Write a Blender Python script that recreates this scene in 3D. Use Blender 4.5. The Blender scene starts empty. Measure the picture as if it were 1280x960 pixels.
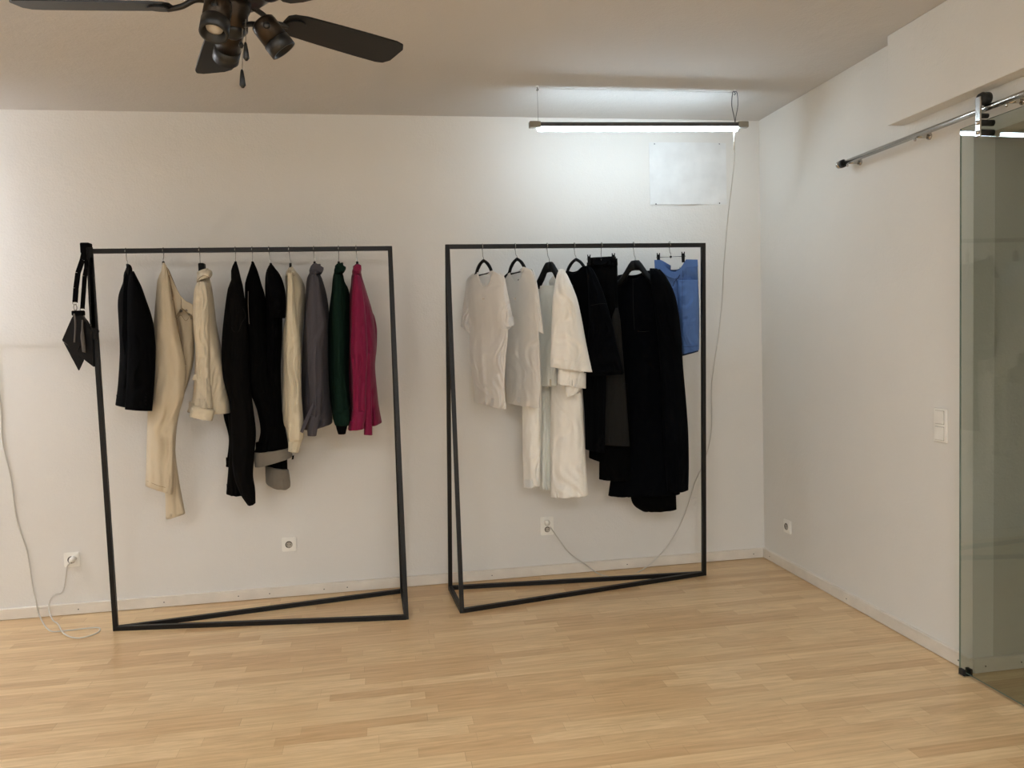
import bpy, bmesh, math, random
from mathutils import Vector, Matrix, noise

S = bpy.context.scene
COL = S.collection
rnd = random.Random(7)

# ------------------------------------------------------------------ camera
F = 979.53
YAW, PITCH, ROLL = math.radians(9.449), math.radians(-3.3484), math.radians(-1.8218)
cy_, sy_ = math.cos(YAW), math.sin(YAW)
FW = Vector((sy_ * math.cos(PITCH), cy_ * math.cos(PITCH), math.sin(PITCH)))
R0 = Vector((cy_, -sy_, 0.0)); U0 = R0.cross(FW)
RT = R0 * math.cos(ROLL) + U0 * math.sin(ROLL)
UP = -R0 * math.sin(ROLL) + U0 * math.cos(ROLL)
CAM = Vector((0, 0, 1.5))
D, X, H = 4.776, 2.454, 2.841          # back wall, right wall, ceiling
YJ = 2.926                             # jamb of the opening in the right wall

def ray(px, py): return FW + RT * ((px - 640) / F) - UP * ((py - 480) / F)
def on(px, py, ax, v):
    d = ray(px, py); return CAM + d * ((v - CAM[ax]) / d[ax])
def atY(px, py, y): return on(px, py, 1, y)

cam = bpy.data.cameras.new('camera'); cam.sensor_width = 36; cam.lens = F * 36 / 1280
camo = bpy.data.objects.new('camera', cam); COL.objects.link(camo)
m = Matrix((RT, UP, -FW)).transposed().to_4x4(); m.translation = CAM
camo.matrix_world = m; S.camera = camo

S.view_settings.view_transform = 'Standard'; S.view_settings.look = 'None'
S.view_settings.gamma = 1; S.view_settings.use_curve_mapping = False
S.view_settings.exposure = 0.0

# ------------------------------------------------------------------ materials
def lin(c): return tuple(((v / 255) / 12.92 if v / 255 <= .04045 else ((v / 255 + .055) / 1.055) ** 2.4) for v in c) + (1.0,)

class NT:
    def __init__(s, name):
        s.m = bpy.data.materials.new(name); s.m.use_nodes = True; s.t = s.m.node_tree; s.t.nodes.clear()
        s.out = s.n('ShaderNodeOutputMaterial')
    def n(s, ty, **kw):
        o = s.t.nodes.new(ty)
        for k, v in kw.items():
            if k.startswith('i_'): o.inputs[k[2:].replace('_', ' ')].default_value = v
            else: setattr(o, k, v)
        return o
    def l(s, a, b): s.t.links.new(a, b)

def ramp(nt, fac, stops):
    r = nt.n('ShaderNodeValToRGB'); e = r.color_ramp.elements
    e[0].position, e[0].color = stops[0]; e[1].position, e[1].color = stops[1]
    for p, c in stops[2:]:
        x = e.new(p); x.color = c
    nt.l(fac, r.inputs[0]); return r.outputs[0]

def plain(name, rgb, rough=.6, metal=0., spec=.5, bump=None, coat=0):
    nt = NT(name); b = nt.n('ShaderNodeBsdfPrincipled')
    b.inputs['Roughness'].default_value = rough; b.inputs['Metallic'].default_value = metal
    b.inputs['Specular IOR Level'].default_value = spec; b.inputs['Coat Weight'].default_value = coat
    tc = nt.n('ShaderNodeTexCoord'); nz = nt.n('ShaderNodeTexNoise'); nz.inputs['Scale'].default_value = 9
    nz.inputs['Detail'].default_value = 4; nt.l(tc.outputs['Object'], nz.inputs['Vector'])
    c = lin(rgb); lo = tuple(v * .93 for v in c[:3]) + (1,); hi = tuple(min(1, v * 1.06) for v in c[:3]) + (1,)
    nt.l(ramp(nt, nz.outputs[0], [(.3, lo), (.7, hi)]), b.inputs['Base Color'])
    if bump:
        sc, st = bump; n2 = nt.n('ShaderNodeTexNoise'); n2.inputs['Scale'].default_value = sc; n2.inputs['Detail'].default_value = 3
        nt.l(tc.outputs['Object'], n2.inputs['Vector']); bp = nt.n('ShaderNodeBump'); bp.inputs['Strength'].default_value = st
        bp.inputs['Distance'].default_value = .002; nt.l(n2.outputs[0], bp.inputs['Height']); nt.l(bp.outputs[0], b.inputs['Normal'])
    nt.l(b.outputs[0], nt.out.inputs[0]); return nt.m

def wallmat(name, rgb, blot=.04):
    nt = NT(name); b = nt.n('ShaderNodeBsdfPrincipled'); b.inputs['Roughness'].default_value = .85
    b.inputs['Specular IOR Level'].default_value = .2
    tc = nt.n('ShaderNodeTexCoord')
    n1 = nt.n('ShaderNodeTexNoise'); n1.inputs['Scale'].default_value = 1.3; n1.inputs['Detail'].default_value = 3
    nt.l(tc.outputs['Object'], n1.inputs['Vector'])
    c = lin(rgb)
    nt.l(ramp(nt, n1.outputs[0], [(.3, tuple(v * (1 - blot) for v in c[:3]) + (1,)), (.7, c)]), b.inputs['Base Color'])
    mp = nt.n('ShaderNodeMapping'); mp.inputs['Scale'].default_value = (1, 1, 1); nt.l(tc.outputs['Object'], mp.inputs[0])
    n2 = nt.n('ShaderNodeTexNoise'); n2.inputs['Scale'].default_value = 85; n2.inputs['Detail'].default_value = 4
    n3 = nt.n('ShaderNodeTexNoise'); n3.inputs['Scale'].default_value = 11; n3.inputs['Detail'].default_value = 5
    nt.l(mp.outputs[0], n2.inputs['Vector']); nt.l(mp.outputs[0], n3.inputs['Vector'])
    ad = nt.n('ShaderNodeMath', operation='MULTIPLY_ADD'); ad.inputs[1].default_value = 2.2
    nt.l(n3.outputs[0], ad.inputs[0]); nt.l(n2.outputs[0], ad.inputs[2])
    bp = nt.n('ShaderNodeBump'); bp.inputs['Strength'].default_value = .6; bp.inputs['Distance'].default_value = .0026
    nt.l(ad.outputs[0], bp.inputs['Height']); nt.l(bp.outputs[0], b.inputs['Normal'])
    nt.l(b.outputs[0], nt.out.inputs[0]); return nt.m

def fabric(name, rgb, rough=.9, weave=900, wrinkle=.6, trans=0., see=0., sheen=.15, var=.10):
    nt = NT(name); b = nt.n('ShaderNodeBsdfPrincipled'); b.inputs['Roughness'].default_value = rough
    b.inputs['Specular IOR Level'].default_value = .15 if sheen else .06; b.inputs['Sheen Weight'].default_value = sheen
    b.inputs['Sheen Roughness'].default_value = .5
    tc = nt.n('ShaderNodeTexCoord'); c = lin(rgb)
    mp = nt.n('ShaderNodeMapping'); mp.inputs['Scale'].default_value = (1, 1, .28); nt.l(tc.outputs['Object'], mp.inputs[0])
    n1 = nt.n('ShaderNodeTexNoise'); n1.inputs['Scale'].default_value = 14; n1.inputs['Detail'].default_value = 3
    nt.l(mp.outputs[0], n1.inputs['Vector'])
    nt.l(ramp(nt, n1.outputs[0], [(.3, tuple(v * (1 - var) for v in c[:3]) + (1,)), (.7, c)]), b.inputs['Base Color'])
    n2 = nt.n('ShaderNodeTexNoise'); n2.inputs['Scale'].default_value = weave * .35; nt.l(tc.outputs['Object'], n2.inputs['Vector'])
    ad = nt.n('ShaderNodeMath', operation='MULTIPLY_ADD'); ad.inputs[1].default_value = 9 * wrinkle
    nt.l(n1.outputs[0], ad.inputs[0]); nt.l(n2.outputs[0], ad.inputs[2])
    bp = nt.n('ShaderNodeBump'); bp.inputs['Strength'].default_value = .6; bp.inputs['Distance'].default_value = .0016
    nt.l(ad.outputs[0], bp.inputs['Height']); nt.l(bp.outputs[0], b.inputs['Normal'])
    sh = b.outputs[0]
    if trans:
        t = nt.n('ShaderNodeBsdfTranslucent'); t.inputs[0].default_value = c; mx = nt.n('ShaderNodeMixShader'); mx.inputs[0].default_value = trans
        nt.l(sh, mx.inputs[1]); nt.l(t.outputs[0], mx.inputs[2]); sh = mx.outputs[0]
    if see:
        t = nt.n('ShaderNodeBsdfTransparent'); mx = nt.n('ShaderNodeMixShader'); mx.inputs[0].default_value = see
        nt.l(sh, mx.inputs[1]); nt.l(t.outputs[0], mx.inputs[2]); sh = mx.outputs[0]
    nt.l(sh, nt.out.inputs[0]); return nt.m

def floormat():
    nt = NT('laminate'); b = nt.n('ShaderNodeBsdfPrincipled')
    tc = nt.n('ShaderNodeTexCoord'); br = nt.n('ShaderNodeTexBrick')
    br.offset = .37; br.offset_frequency = 1; br.squash = 1; br.squash_frequency = 2
    W_, Hh = .46, .066
    # irregular stave lengths: shift x per row by a noise of the row number
    sx = nt.n('ShaderNodeSeparateXYZ'); nt.l(tc.outputs['Object'], sx.inputs[0])
    row = nt.n('ShaderNodeMath', operation='DIVIDE'); nt.l(sx.outputs[1], row.inputs[0]); row.inputs[1].default_value = Hh
    fl = nt.n('ShaderNodeMath', operation='FLOOR'); nt.l(row.outputs[0], fl.inputs[0])
    wn = nt.n('ShaderNodeTexWhiteNoise', noise_dimensions='1D'); nt.l(fl.outputs[0], wn.inputs['W'])
    sh = nt.n('ShaderNodeMath', operation='MULTIPLY_ADD'); nt.l(wn.outputs['Value'], sh.inputs[0]); sh.inputs[1].default_value = 3.1; nt.l(sx.outputs[0], sh.inputs[2])
    # warp along the row so that lengths vary
    wv = nt.n('ShaderNodeMath', operation='MULTIPLY_ADD'); wv.inputs[1].default_value = 2.3
    nt.l(sx.outputs[0], wv.inputs[0]); nt.l(fl.outputs[0], wv.inputs[2])
    sn = nt.n('ShaderNodeMath', operation='SINE'); nt.l(wv.outputs[0], sn.inputs[0])
    s2 = nt.n('ShaderNodeMath', operation='MULTIPLY_ADD'); s2.inputs[1].default_value = .16; nt.l(sn.outputs[0], s2.inputs[0]); nt.l(sh.outputs[0], s2.inputs[2])
    cb = nt.n('ShaderNodeCombineXYZ'); nt.l(s2.outputs[0], cb.inputs[0]); nt.l(sx.outputs[1], cb.inputs[1])
    nt.l(cb.outputs[0], br.inputs['Vector'])
    br.inputs['Scale'].default_value = 1; br.inputs['Brick Width'].default_value = W_; br.inputs['Row Height'].default_value = Hh
    br.inputs['Mortar Size'].default_value = .0006; br.inputs['Mortar Smooth'].default_value = .2; br.inputs['Bias'].default_value = 0
    br.inputs['Color1'].default_value = (0, 0, 0, 1); br.inputs['Color2'].default_value = (1, 1, 1, 1); br.inputs['Mortar'].default_value = (.3, .3, .3, 1)
    tone = ramp(nt, br.outputs['Color'], [(0, lin((212, 175, 129))), (1, lin((233, 203, 158))), (.35, lin((221, 187, 141))), (.7, lin((227, 196, 150)))])
    mp = nt.n('ShaderNodeMapping'); mp.inputs['Scale'].default_value = (1.5, 17, 1); nt.l(cb.outputs[0], mp.inputs[0])
    g = nt.n('ShaderNodeTexNoise'); g.inputs['Scale'].default_value = 3.2; g.inputs['Detail'].default_value = 6; g.inputs['Roughness'].default_value = .62
    nt.l(mp.outputs[0], g.inputs['Vector'])
    gr = ramp(nt, g.outputs[0], [(.30, (.80, .75, .69, 1)), (.62, (1.03, 1.02, 1.01, 1))])
    mx = nt.n('ShaderNodeMix', data_type='RGBA', blend_type='MULTIPLY'); mx.inputs[0].default_value = 1
    nt.l(tone, mx.inputs[6]); nt.l(gr, mx.inputs[7])
    mm = nt.n('ShaderNodeMix', data_type='RGBA'); nt.l(br.outputs['Fac'], mm.inputs[0]); nt.l(mx.outputs[2], mm.inputs[6]); mm.inputs[7].default_value = lin((186, 150, 108))
    nt.l(mm.outputs[2], b.inputs['Base Color'])
    b.inputs['Roughness'].default_value = .30; b.inputs['Specular IOR Level'].default_value = .45
    bp = nt.n('ShaderNodeBump'); bp.inputs['Strength'].default_value = .12; bp.inputs['Distance'].default_value = .001
    nt.l(g.outputs[0], bp.inputs['Height']); nt.l(bp.outputs[0], b.inputs['Normal'])
    nt.l(b.outputs[0], nt.out.inputs[0]); return nt.m

def glassmat():
    nt = NT('door_glass'); t = nt.n('ShaderNodeBsdfTransparent'); t.inputs[0].default_value = (.81, .83, .80, 1)
    g = nt.n('ShaderNodeBsdfGlossy'); g.inputs['Roughness'].default_value = .0; g.inputs[0].default_value = (1, 1, 1, 1)
    ge = nt.n('ShaderNodeNewGeometry'); dt = nt.n('ShaderNodeVectorMath', operation='DOT_PRODUCT')     # Schlick reflectance, same on both faces
    nt.l(ge.outputs['Normal'], dt.inputs[0]); nt.l(ge.outputs['Incoming'], dt.inputs[1])
    ab = nt.n('ShaderNodeMath', operation='ABSOLUTE'); nt.l(dt.outputs['Value'], ab.inputs[0])
    om = nt.n('ShaderNodeMath', operation='SUBTRACT'); om.inputs[0].default_value = 1; nt.l(ab.outputs[0], om.inputs[1])
    pw = nt.n('ShaderNodeMath', operation='POWER'); nt.l(om.outputs[0], pw.inputs[0]); pw.inputs[1].default_value = 5
    fr = nt.n('ShaderNodeMath', operation='MULTIPLY_ADD'); nt.l(pw.outputs[0], fr.inputs[0]); fr.inputs[1].default_value = .957; fr.inputs[2].default_value = .043
    mx = nt.n('ShaderNodeMixShader'); nt.l(fr.outputs[0], mx.inputs[0]); nt.l(t.outputs[0], mx.inputs[1]); nt.l(g.outputs[0], mx.inputs[2])
    nt.l(mx.outputs[0], nt.out.inputs[0]); return nt.m

def emit(name, rgb, st):
    nt = NT(name); e = nt.n('ShaderNodeEmission'); e.inputs[0].default_value = (*rgb, 1); e.inputs[1].default_value = st
    nt.l(e.outputs[0], nt.out.inputs[0]); return nt.m

M = dict(
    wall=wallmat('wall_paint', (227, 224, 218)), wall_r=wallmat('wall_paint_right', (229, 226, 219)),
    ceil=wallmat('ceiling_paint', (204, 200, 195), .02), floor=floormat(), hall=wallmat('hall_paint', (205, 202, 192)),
    base=plain('baseboard_lacquer', (226, 218, 206), .45), steel=plain('raw_black_steel', (17, 16, 15), .45, .1, .35, (60, .2)),
    chrome=plain('brushed_steel', (198, 195, 190), .16, 1.), hook=plain('hook_wire', (170, 168, 162), .25, 1.),
    plastic=plain('white_plastic', (241, 238, 230), .3), dark=plain('dark_hole', (40, 38, 35), .7),
    socket=plain('socket_recess', (176, 168, 156), .5), pvc=plain('cord_pvc', (206, 201, 192), .45),
    alu=plain('lamp_aluminium', (84, 85, 89), .45, .3), cap=plain('lamp_end_cap', (150, 148, 138), .5), fan=plain('fan_black', (13, 13, 13), .42),
    bronze=plain('fan_bronze', (52, 43, 34), .3, .8), rim=plain('black_rim', (16, 16, 16), .4), bulb=plain('bulb_glass', (190, 184, 176), .2),
    velvet=plain('hanger_black', (7, 7, 8), .65, spec=.2, bump=(300, .2)), rubber=plain('rubber', (22, 22, 22), .6),
    paper=plain('sheet_white', (226, 226, 224), .55), glass=glassmat(), edge=plain('glass_edge', (128, 144, 134), .2),
    leather=plain('bag_leather', (13, 10, 9), .5, spec=.2, bump=(90, .4)), webbing=fabric('strap_webbing', (9, 9, 10), sheen=0), suede=plain('tassel_grey', (92, 86, 80), .7),
    blk=fabric('black_wool', (4, 4, 5), sheen=0), blk2=fabric('black_cotton', (5, 5, 5), sheen=0), blk3=fabric('washed_black_cotton', (13, 12, 12), sheen=0),
    navy=fabric('blue_black_crepe', (4, 5, 8), sheen=0), charcoal=fabric('charcoal_wool', (36, 35, 33), sheen=0), cuffgrey=fabric('grey_twill', (128, 121, 110), weave=1400, wrinkle=.8, var=.2),
    cream=fabric('cream_denim', (214, 199, 172)), cream2=fabric('cream_canvas', (216, 204, 180)), cream3=fabric('cream_fleece', (208, 197, 172)),
    creamin=fabric('cream_denim_inside', (150, 128, 98)), greyshirt=fabric('slate_poplin', (76, 73, 79), wrinkle=.9, sheen=.05), green=fabric('bottle_green_poplin', (19, 38, 30), wrinkle=.9, sheen=0),
    magenta=fabric('magenta_satin', (126, 22, 62), rough=.55, wrinkle=.9, sheen=.05), tee=fabric('sheer_white_jersey', (250, 247, 242), trans=.2, see=.17),
    teeedge=fabric('white_rib', (240, 236, 230), trans=.2), ivory=fabric('ivory_boucle', (248, 245, 237), wrinkle=1), ivory2=fabric('ivory_crepe', (243, 243, 234), wrinkle=.5),
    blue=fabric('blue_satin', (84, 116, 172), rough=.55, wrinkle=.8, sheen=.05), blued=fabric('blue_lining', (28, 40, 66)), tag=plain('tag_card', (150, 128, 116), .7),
    print_=plain('grey_print', (196, 188, 180), .8), blacklab=plain('woven_label', (15, 15, 15), .8), horn=plain('button_dark', (48, 38, 32), .3), metalb=plain('button_steel', (150, 142, 130), .3, .9),
    darkin=fabric('black_inside', (6, 6, 7), sheen=0),
)
TUBE = emit('led_tube_lit', (.69, .86, 1.), 55)
TUBEL = emit('led_tube_left', (.83, .89, 1.), 280)
FILL_FAR = emit('fill_panel_far', (.91, .955, 1.), 140)  # fill light for the added panels behind the camera
FILL_NEAR = emit('fill_panel_near', (.93, 1., 1.), 10)  # fill light for the added panels nearer the racks
FILL_HALL = emit('fill_tube_hall', (1., .96, .83), .6)  # fill light for the added tube in the hall

# ------------------------------------------------------------------ mesh helpers
def link(name, bm, mat, parent=None, smooth=False, kind=None):
    me = bpy.data.meshes.new(name); bmesh.ops.recalc_face_normals(bm, faces=bm.faces[:]); bm.to_mesh(me); bm.free()
    for x in (mat if isinstance(mat, (list, tuple)) else [mat]): me.materials.append(M[x] if isinstance(x, str) else x)
    if smooth:
        for p in me.polygons: p.use_smooth = True
    o = bpy.data.objects.new(name, me); COL.objects.link(o)
    if parent is not None: o.parent = parent
    if kind: o['kind'] = kind
    return o
def settle(o, parent):
    """give a child mesh coordinates relative to its thing's base"""
    return o
def tag(o, label, cat, group=None):
    o['label'] = label; o['category'] = cat
    if group: o['group'] = group
    return o
def thing(name, label, cat, loc=(0, 0, 0), group=None):
    o = bpy.data.objects.new(name, None); COL.objects.link(o); o.location = loc; o.empty_display_size = .05
    return tag(o, label, cat, group)
def part(name, bm, mat, par, smooth=False):
    """bm is in world coordinates; store it relative to the parent's base"""
    off = Vector((0, 0, 0)); p = par
    while p is not None: off += Vector(p.location); p = p.parent
    bmesh.ops.translate(bm, verts=bm.verts[:], vec=-off)
    return link(name, bm, mat, par, smooth)

def box(x0, x1, y0, y1, z0, z1, bev=0., bm=None, seg=2):
    b = bmesh.new(); bmesh.ops.create_cube(b, size=1)
    for v in b.verts: v.co = Vector(((x0 + x1) / 2 + v.co.x * (x1 - x0), (y0 + y1) / 2 + v.co.y * (y1 - y0), (z0 + z1) / 2 + v.co.z * (z1 - z0)))
    if bev: bmesh.ops.bevel(b, geom=b.edges[:], offset=bev, segments=seg, affect='EDGES', profile=.5)
    return merge(bm, b)
def merge(bm, b):
    if bm is None: return b
    me = bpy.data.meshes.new('t'); b.to_mesh(me); b.free(); bm.from_mesh(me); bpy.data.meshes.remove(me); return bm
def frame(d, up=Vector((0, 0, 1))):
    d = d.normalized()
    if abs(d.dot(up)) > .98: up = Vector((0, 1, 0))
    a = d.cross(up).normalized(); return a, a.cross(d).normalized()
def beam(p, q, w, h=None, bev=.0012, bm=None, up=Vector((0, 0, 1))):
    p, q = Vector(p), Vector(q); h = h or w; d = q - p; a, u = frame(d, up); b = bmesh.new(); vs = []
    for e in (p, q):
        for i, j in ((-1, -1), (1, -1), (1, 1), (-1, 1)): vs.append(b.verts.new(e + a * (i * w / 2) + u * (j * h / 2)))
    for f in ((0, 1, 2, 3), (7, 6, 5, 4), (0, 4, 5, 1), (1, 5, 6, 2), (2, 6, 7, 3), (3, 7, 4, 0)): b.faces.new([vs[i] for i in f])
    if bev: bmesh.ops.bevel(b, geom=b.edges[:], offset=bev, segments=1, affect='EDGES')
    return merge(bm, b)
def lathe(p, q, prof, n=24, bm=None):
    """revolve (fraction along p-q, radius) around the axis"""
    p, q = Vector(p), Vector(q); d = q - p; a, u = frame(d); b = bmesh.new(); rings = []
    for t, r in prof:
        c = p + d * t; rings.append([b.verts.new(c + (a * math.cos(k * 2 * math.pi / n) + u * math.sin(k * 2 * math.pi / n)) * max(r, 1e-5)) for k in range(n)])
    for A, B in zip(rings, rings[1:]):
        for k in range(n): b.faces.new((A[k], A[(k + 1) % n], B[(k + 1) % n], B[k]))
    b.faces.new(rings[0]); b.faces.new(rings[-1][::-1]); return merge(bm, b)
def cyl(p, q, r, n=20, bm=None): return lathe(p, q, [(0, r), (1, r)], n, bm)
def smoothpath(pts, k=6):
    pts = [Vector(p) for p in pts]; out = []; n = len(pts)
    for i in range(n - 1):
        a, b, c, d = pts[max(i - 1, 0)], pts[i], pts[i + 1], pts[min(i + 2, n - 1)]
        for j in range(k):
            t = j / k
            out.append(.5 * ((2 * b) + (c - a) * t + (2 * a - 5 * b + 4 * c - d) * t * t + (3 * b - a - 3 * c + d) * t ** 3))
    out.append(pts[-1]); return out
def tube(pts, r, n=8, sm=6, bm=None):
    P = smoothpath(pts, sm) if sm > 1 else [Vector(p) for p in pts]; b = bmesh.new(); rings = []; a = None
    for i, p in enumerate(P):
        d = (P[min(i + 1, len(P) - 1)] - P[max(i - 1, 0)])
        if d.length < 1e-7: d = Vector((0, 0, 1))
        d.normalize()
        if a is None: a, u = frame(d)
        else:
            a = a - d * a.dot(d)
            if a.length < 1e-4: a, u = frame(d)
            a.normalize(); u = d.cross(a)
        rr = r[min(int(i / max(1, sm)), len(r) - 1)] if isinstance(r, (list, tuple)) else r
        rings.append([b.verts.new(p + (a * math.cos(k * 2 * math.pi / n) + u * math.sin(k * 2 * math.pi / n)) * rr) for k in range(n)])
    for A, B in zip(rings, rings[1:]):
        for k in range(n): b.faces.new((A[k], A[(k + 1) % n], B[(k + 1) % n], B[k]))
    b.faces.new(rings[0][::-1]); b.faces.new(rings[-1]); return merge(bm, b)
def slab(poly, nrm, th, bm=None, bev=0.):
    """polygon (3-D points) with thickness th along nrm"""
    b = bmesh.new(); nrm = Vector(nrm).normalized() * th / 2
    A = [b.verts.new(Vector(p) - nrm) for p in poly]; B = [b.verts.new(Vector(p) + nrm) for p in poly]
    b.faces.new(A[::-1]); b.faces.new(B)
    for i in range(len(A)): j = (i + 1) % len(A); b.faces.new((A[i], A[j], B[j], B[i]))
    if bev: bmesh.ops.bevel(b, geom=b.edges[:], offset=bev, segments=2, affect='EDGES')
    return merge(bm, b)

# ------------------------------------------------------------------ cloth: closed draped tube through the levels of a garment
def cat(v, i, t):
    a, b, c, d = v[max(i - 1, 0)], v[i], v[i + 1], v[min(i + 2, len(v) - 1)]
    r = .5 * (2 * b + (c - a) * t + (2 * a - 5 * b + 4 * c - d) * t * t + (3 * b - a - 3 * c + d) * t ** 3)
    lo, hi = min(b, c), max(b, c); e = .12 * (hi - lo) + .02
    return min(max(r, lo - e), hi + e)

def drape(rows, Y, a, k=0., fold=(.008, 2.5), seed=0, n=84, lev=54, neck=None, opentop=False, bm=None, creases=()):
    """rows: (left x, left y, right x, right y) levels of the cloth from top to hem; Y depth of its middle,
    a half depth (number or one per level), k depth turn from its left to its right side"""
    rows = [(r[0], r[1], r[2], r[1]) if len(r) == 3 else r for r in rows]
    A = a if isinstance(a, (list, tuple)) else [a] * len(rows)
    r_ = random.Random(seed); ph = [r_.uniform(0, 6.28) for _ in range(8)]
    am, fr = fold
    cum = [0]
    for p, q in zip(rows, rows[1:]): cum.append(cum[-1] + max(.5, abs(q[1] - p[1]) * .5 + abs(q[3] - p[3]) * .5))
    tot = cum[-1]; b = bmesh.new(); rings = []
    for L in range(lev + 1):
        c = tot * (L / lev); i = 0
        while i < len(cum) - 2 and cum[i + 1] < c: i += 1
        t = min(1, (c - cum[i]) / (cum[i + 1] - cum[i]))
        xl, yl, xr, yr = [cat([r[j] for r in rows], i, t) for j in range(4)]; aa = cat(A, i, t) if len(A) > 1 else A[0]; aa = max(aa, .004)
        h = L / lev; ring = []
        for j in range(n):
            th = 2 * math.pi * j / n; s = math.cos(th); q = math.sin(th); qq = math.copysign(abs(q) ** .8, q)
            px = (xl + xr) / 2 + s * (xr - xl) / 2; py = yl + (yr - yl) * (s + 1) / 2
            side = 0 if q > 0 else 3
            g = (h ** .8) * am * (1 - s ** 4) * (1 if abs(q) > .01 else .4)
            dy = g * (.55 * math.sin(fr * 3.1 * s + ph[side] + 1.3 * h) + .35 * math.sin(fr * 5.7 * s + ph[side + 1] - 1.7 * h) + .25 * math.sin(7 * h + ph[side + 2] + 2 * s))
            dy += am * .5 * noise.noise(Vector((s * 2.2 + seed, h * 6, q * 2)))
            xs = s * (xr - xl) * .5 / 222; zs = h * tot / 222            # metres across and down the cloth
            v1 = noise.noise(Vector((xs * 34 + seed * 3.1 + 5 * noise.noise(Vector((xs * 6, zs * 5, seed))), zs * 4.2, seed + (2 if q > 0 else 9))))
            v2 = noise.noise(Vector((xs * 26 + zs * 12, zs * 24 - xs * 9, seed * 1.7)))
            env = (.35 + .65 * h) * (1 - s ** 6)
            dy += env * am * (1.5 * (.5 - 1.9 * abs(v1)) + .40 * (.4 - 1.4 * abs(v2)))
            yy = Y + k * s - aa * qq - dy
            if q > 0:
                for line, dep, wid in creases:                       # pressed or pulled folds, each along its own line
                    dm = 1e9; tt = 0
                    for m_, ((ax, ay), (bx, by)) in enumerate(zip(line, line[1:])):
                        L2 = (bx - ax) ** 2 + (by - ay) ** 2; u_ = max(0, min(1, ((px - ax) * (bx - ax) + (py - ay) * (by - ay)) / L2))
                        d_ = math.hypot(px - ax - u_ * (bx - ax), py - ay - u_ * (by - ay))
                        if d_ < dm: dm = d_; tt = (m_ + u_) / (len(line) - 1)
                    dy -= 1.8 * dep * math.exp(-(dm / wid) ** 2) * (.35 + .65 * math.sin(math.pi * min(1, .15 + .8 * tt)))
            pz = atY(px, py, Y + k * s - .5 * aa * (1 if abs(k) < .05 else 0))
            P = atY(px, py, yy); z = pz.z
            if neck:
                s0, hw, df, db = neck; zt = atY((rows[0][0] + rows[0][2]) / 2, min(rows[0][1], rows[0][3]), Y).z
                e = (px - s0) / hw
                if abs(e) < 1:
                    cut = (1 - abs(e) ** 2.4) * (df if q > 0 else db)
                    z = min(z, zt - cut)
            ring.append(b.verts.new((P.x, yy, z)))
        rings.append(ring)
    for Aa, B in zip(rings, rings[1:]):
        for j in range(n): b.faces.new((Aa[j], Aa[(j + 1) % n], B[(j + 1) % n], B[j]))
    if not opentop: b.faces.new(rings[0])
    last = rings[-1]; c = sum((v.co for v in last), Vector()) / n
    prev = last
    for sc, dz in ((.93, .0), (.90, .05)):
        R = [b.verts.new((c.x + (v.co.x - c.x) * sc, c.y + (v.co.y - c.y) * sc, v.co.z + dz)) for v in last]
        for j in range(n): b.faces.new((prev[j], prev[(j + 1) % n], R[(j + 1) % n], R[j]))
        prev = R
    b.faces.new(prev[::-1])
    return merge(bm, b)

def pxtube(pts, r, sm=6, n=8, bm=None): return tube([atY(*p) for p in pts], r, n, sm, bm)
def pxslab(poly, Y, th, bm=None, bev=0., k=0., x0=0.):
    """flat sewn piece: outline at depth Y (+k per pixel from x0), thickness th"""
    P = [atY(x, y, Y + k * (x - x0)) for x, y in poly]
    nn = (P[1] - P[0]).cross(P[2] - P[0]); nn = nn if nn.length > 1e-9 else Vector((0, 1, 0))
    return slab(P, nn, th, bm, bev)

# ================================================================== THE ROOM
XL, YF = -4.1, -1.9                     # left wall, wall behind
def struct(name, bm, mat, parent=None, smooth=False): return link(name, bm, mat, parent, smooth, 'structure')
XH = 4.6
struct('floor', box(XL - .1, XH + .1, YF - .1, D + .15, -.08, 0), 'floor')
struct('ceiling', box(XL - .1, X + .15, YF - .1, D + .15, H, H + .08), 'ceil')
struct('wall_back', box(XL - .1, X + .1, D, D + .15, 0, H), 'wall')
struct('wall_left', box(XL - .1, XL, YF, D, 0, H), 'wall')
struct('wall_front', box(XL - .1, XH, YF - .12, YF, 0, H), 'wall')
YO = 1.9; ZO = 2.265                    # far side and head of the opening
b = box(X, X + .1, YJ, D + .1, 0, H)
box(X, X + .1, YO, YJ, ZO, H, bm=b); box(X, X + .1, YF, YO, 0, H, bm=b)
struct('wall_right', b, 'wall_r')
struct('wall_hall_end', box(X + .1, XH, YJ, YJ + .1, 0, H), 'hall')
struct('wall_hall_side', box(XH, XH + .1, YF, YJ + .1, 0, H), 'hall')
struct('ceiling_hall', box(X + .1, XH, YF, YJ, ZO, ZO + .08), 'hall')
struct('trim_1', box(X - .08, X, YF, 3.37, 2.432, H, .003), 'wall_r')        # boxed-in beam over the sliding door

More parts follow.
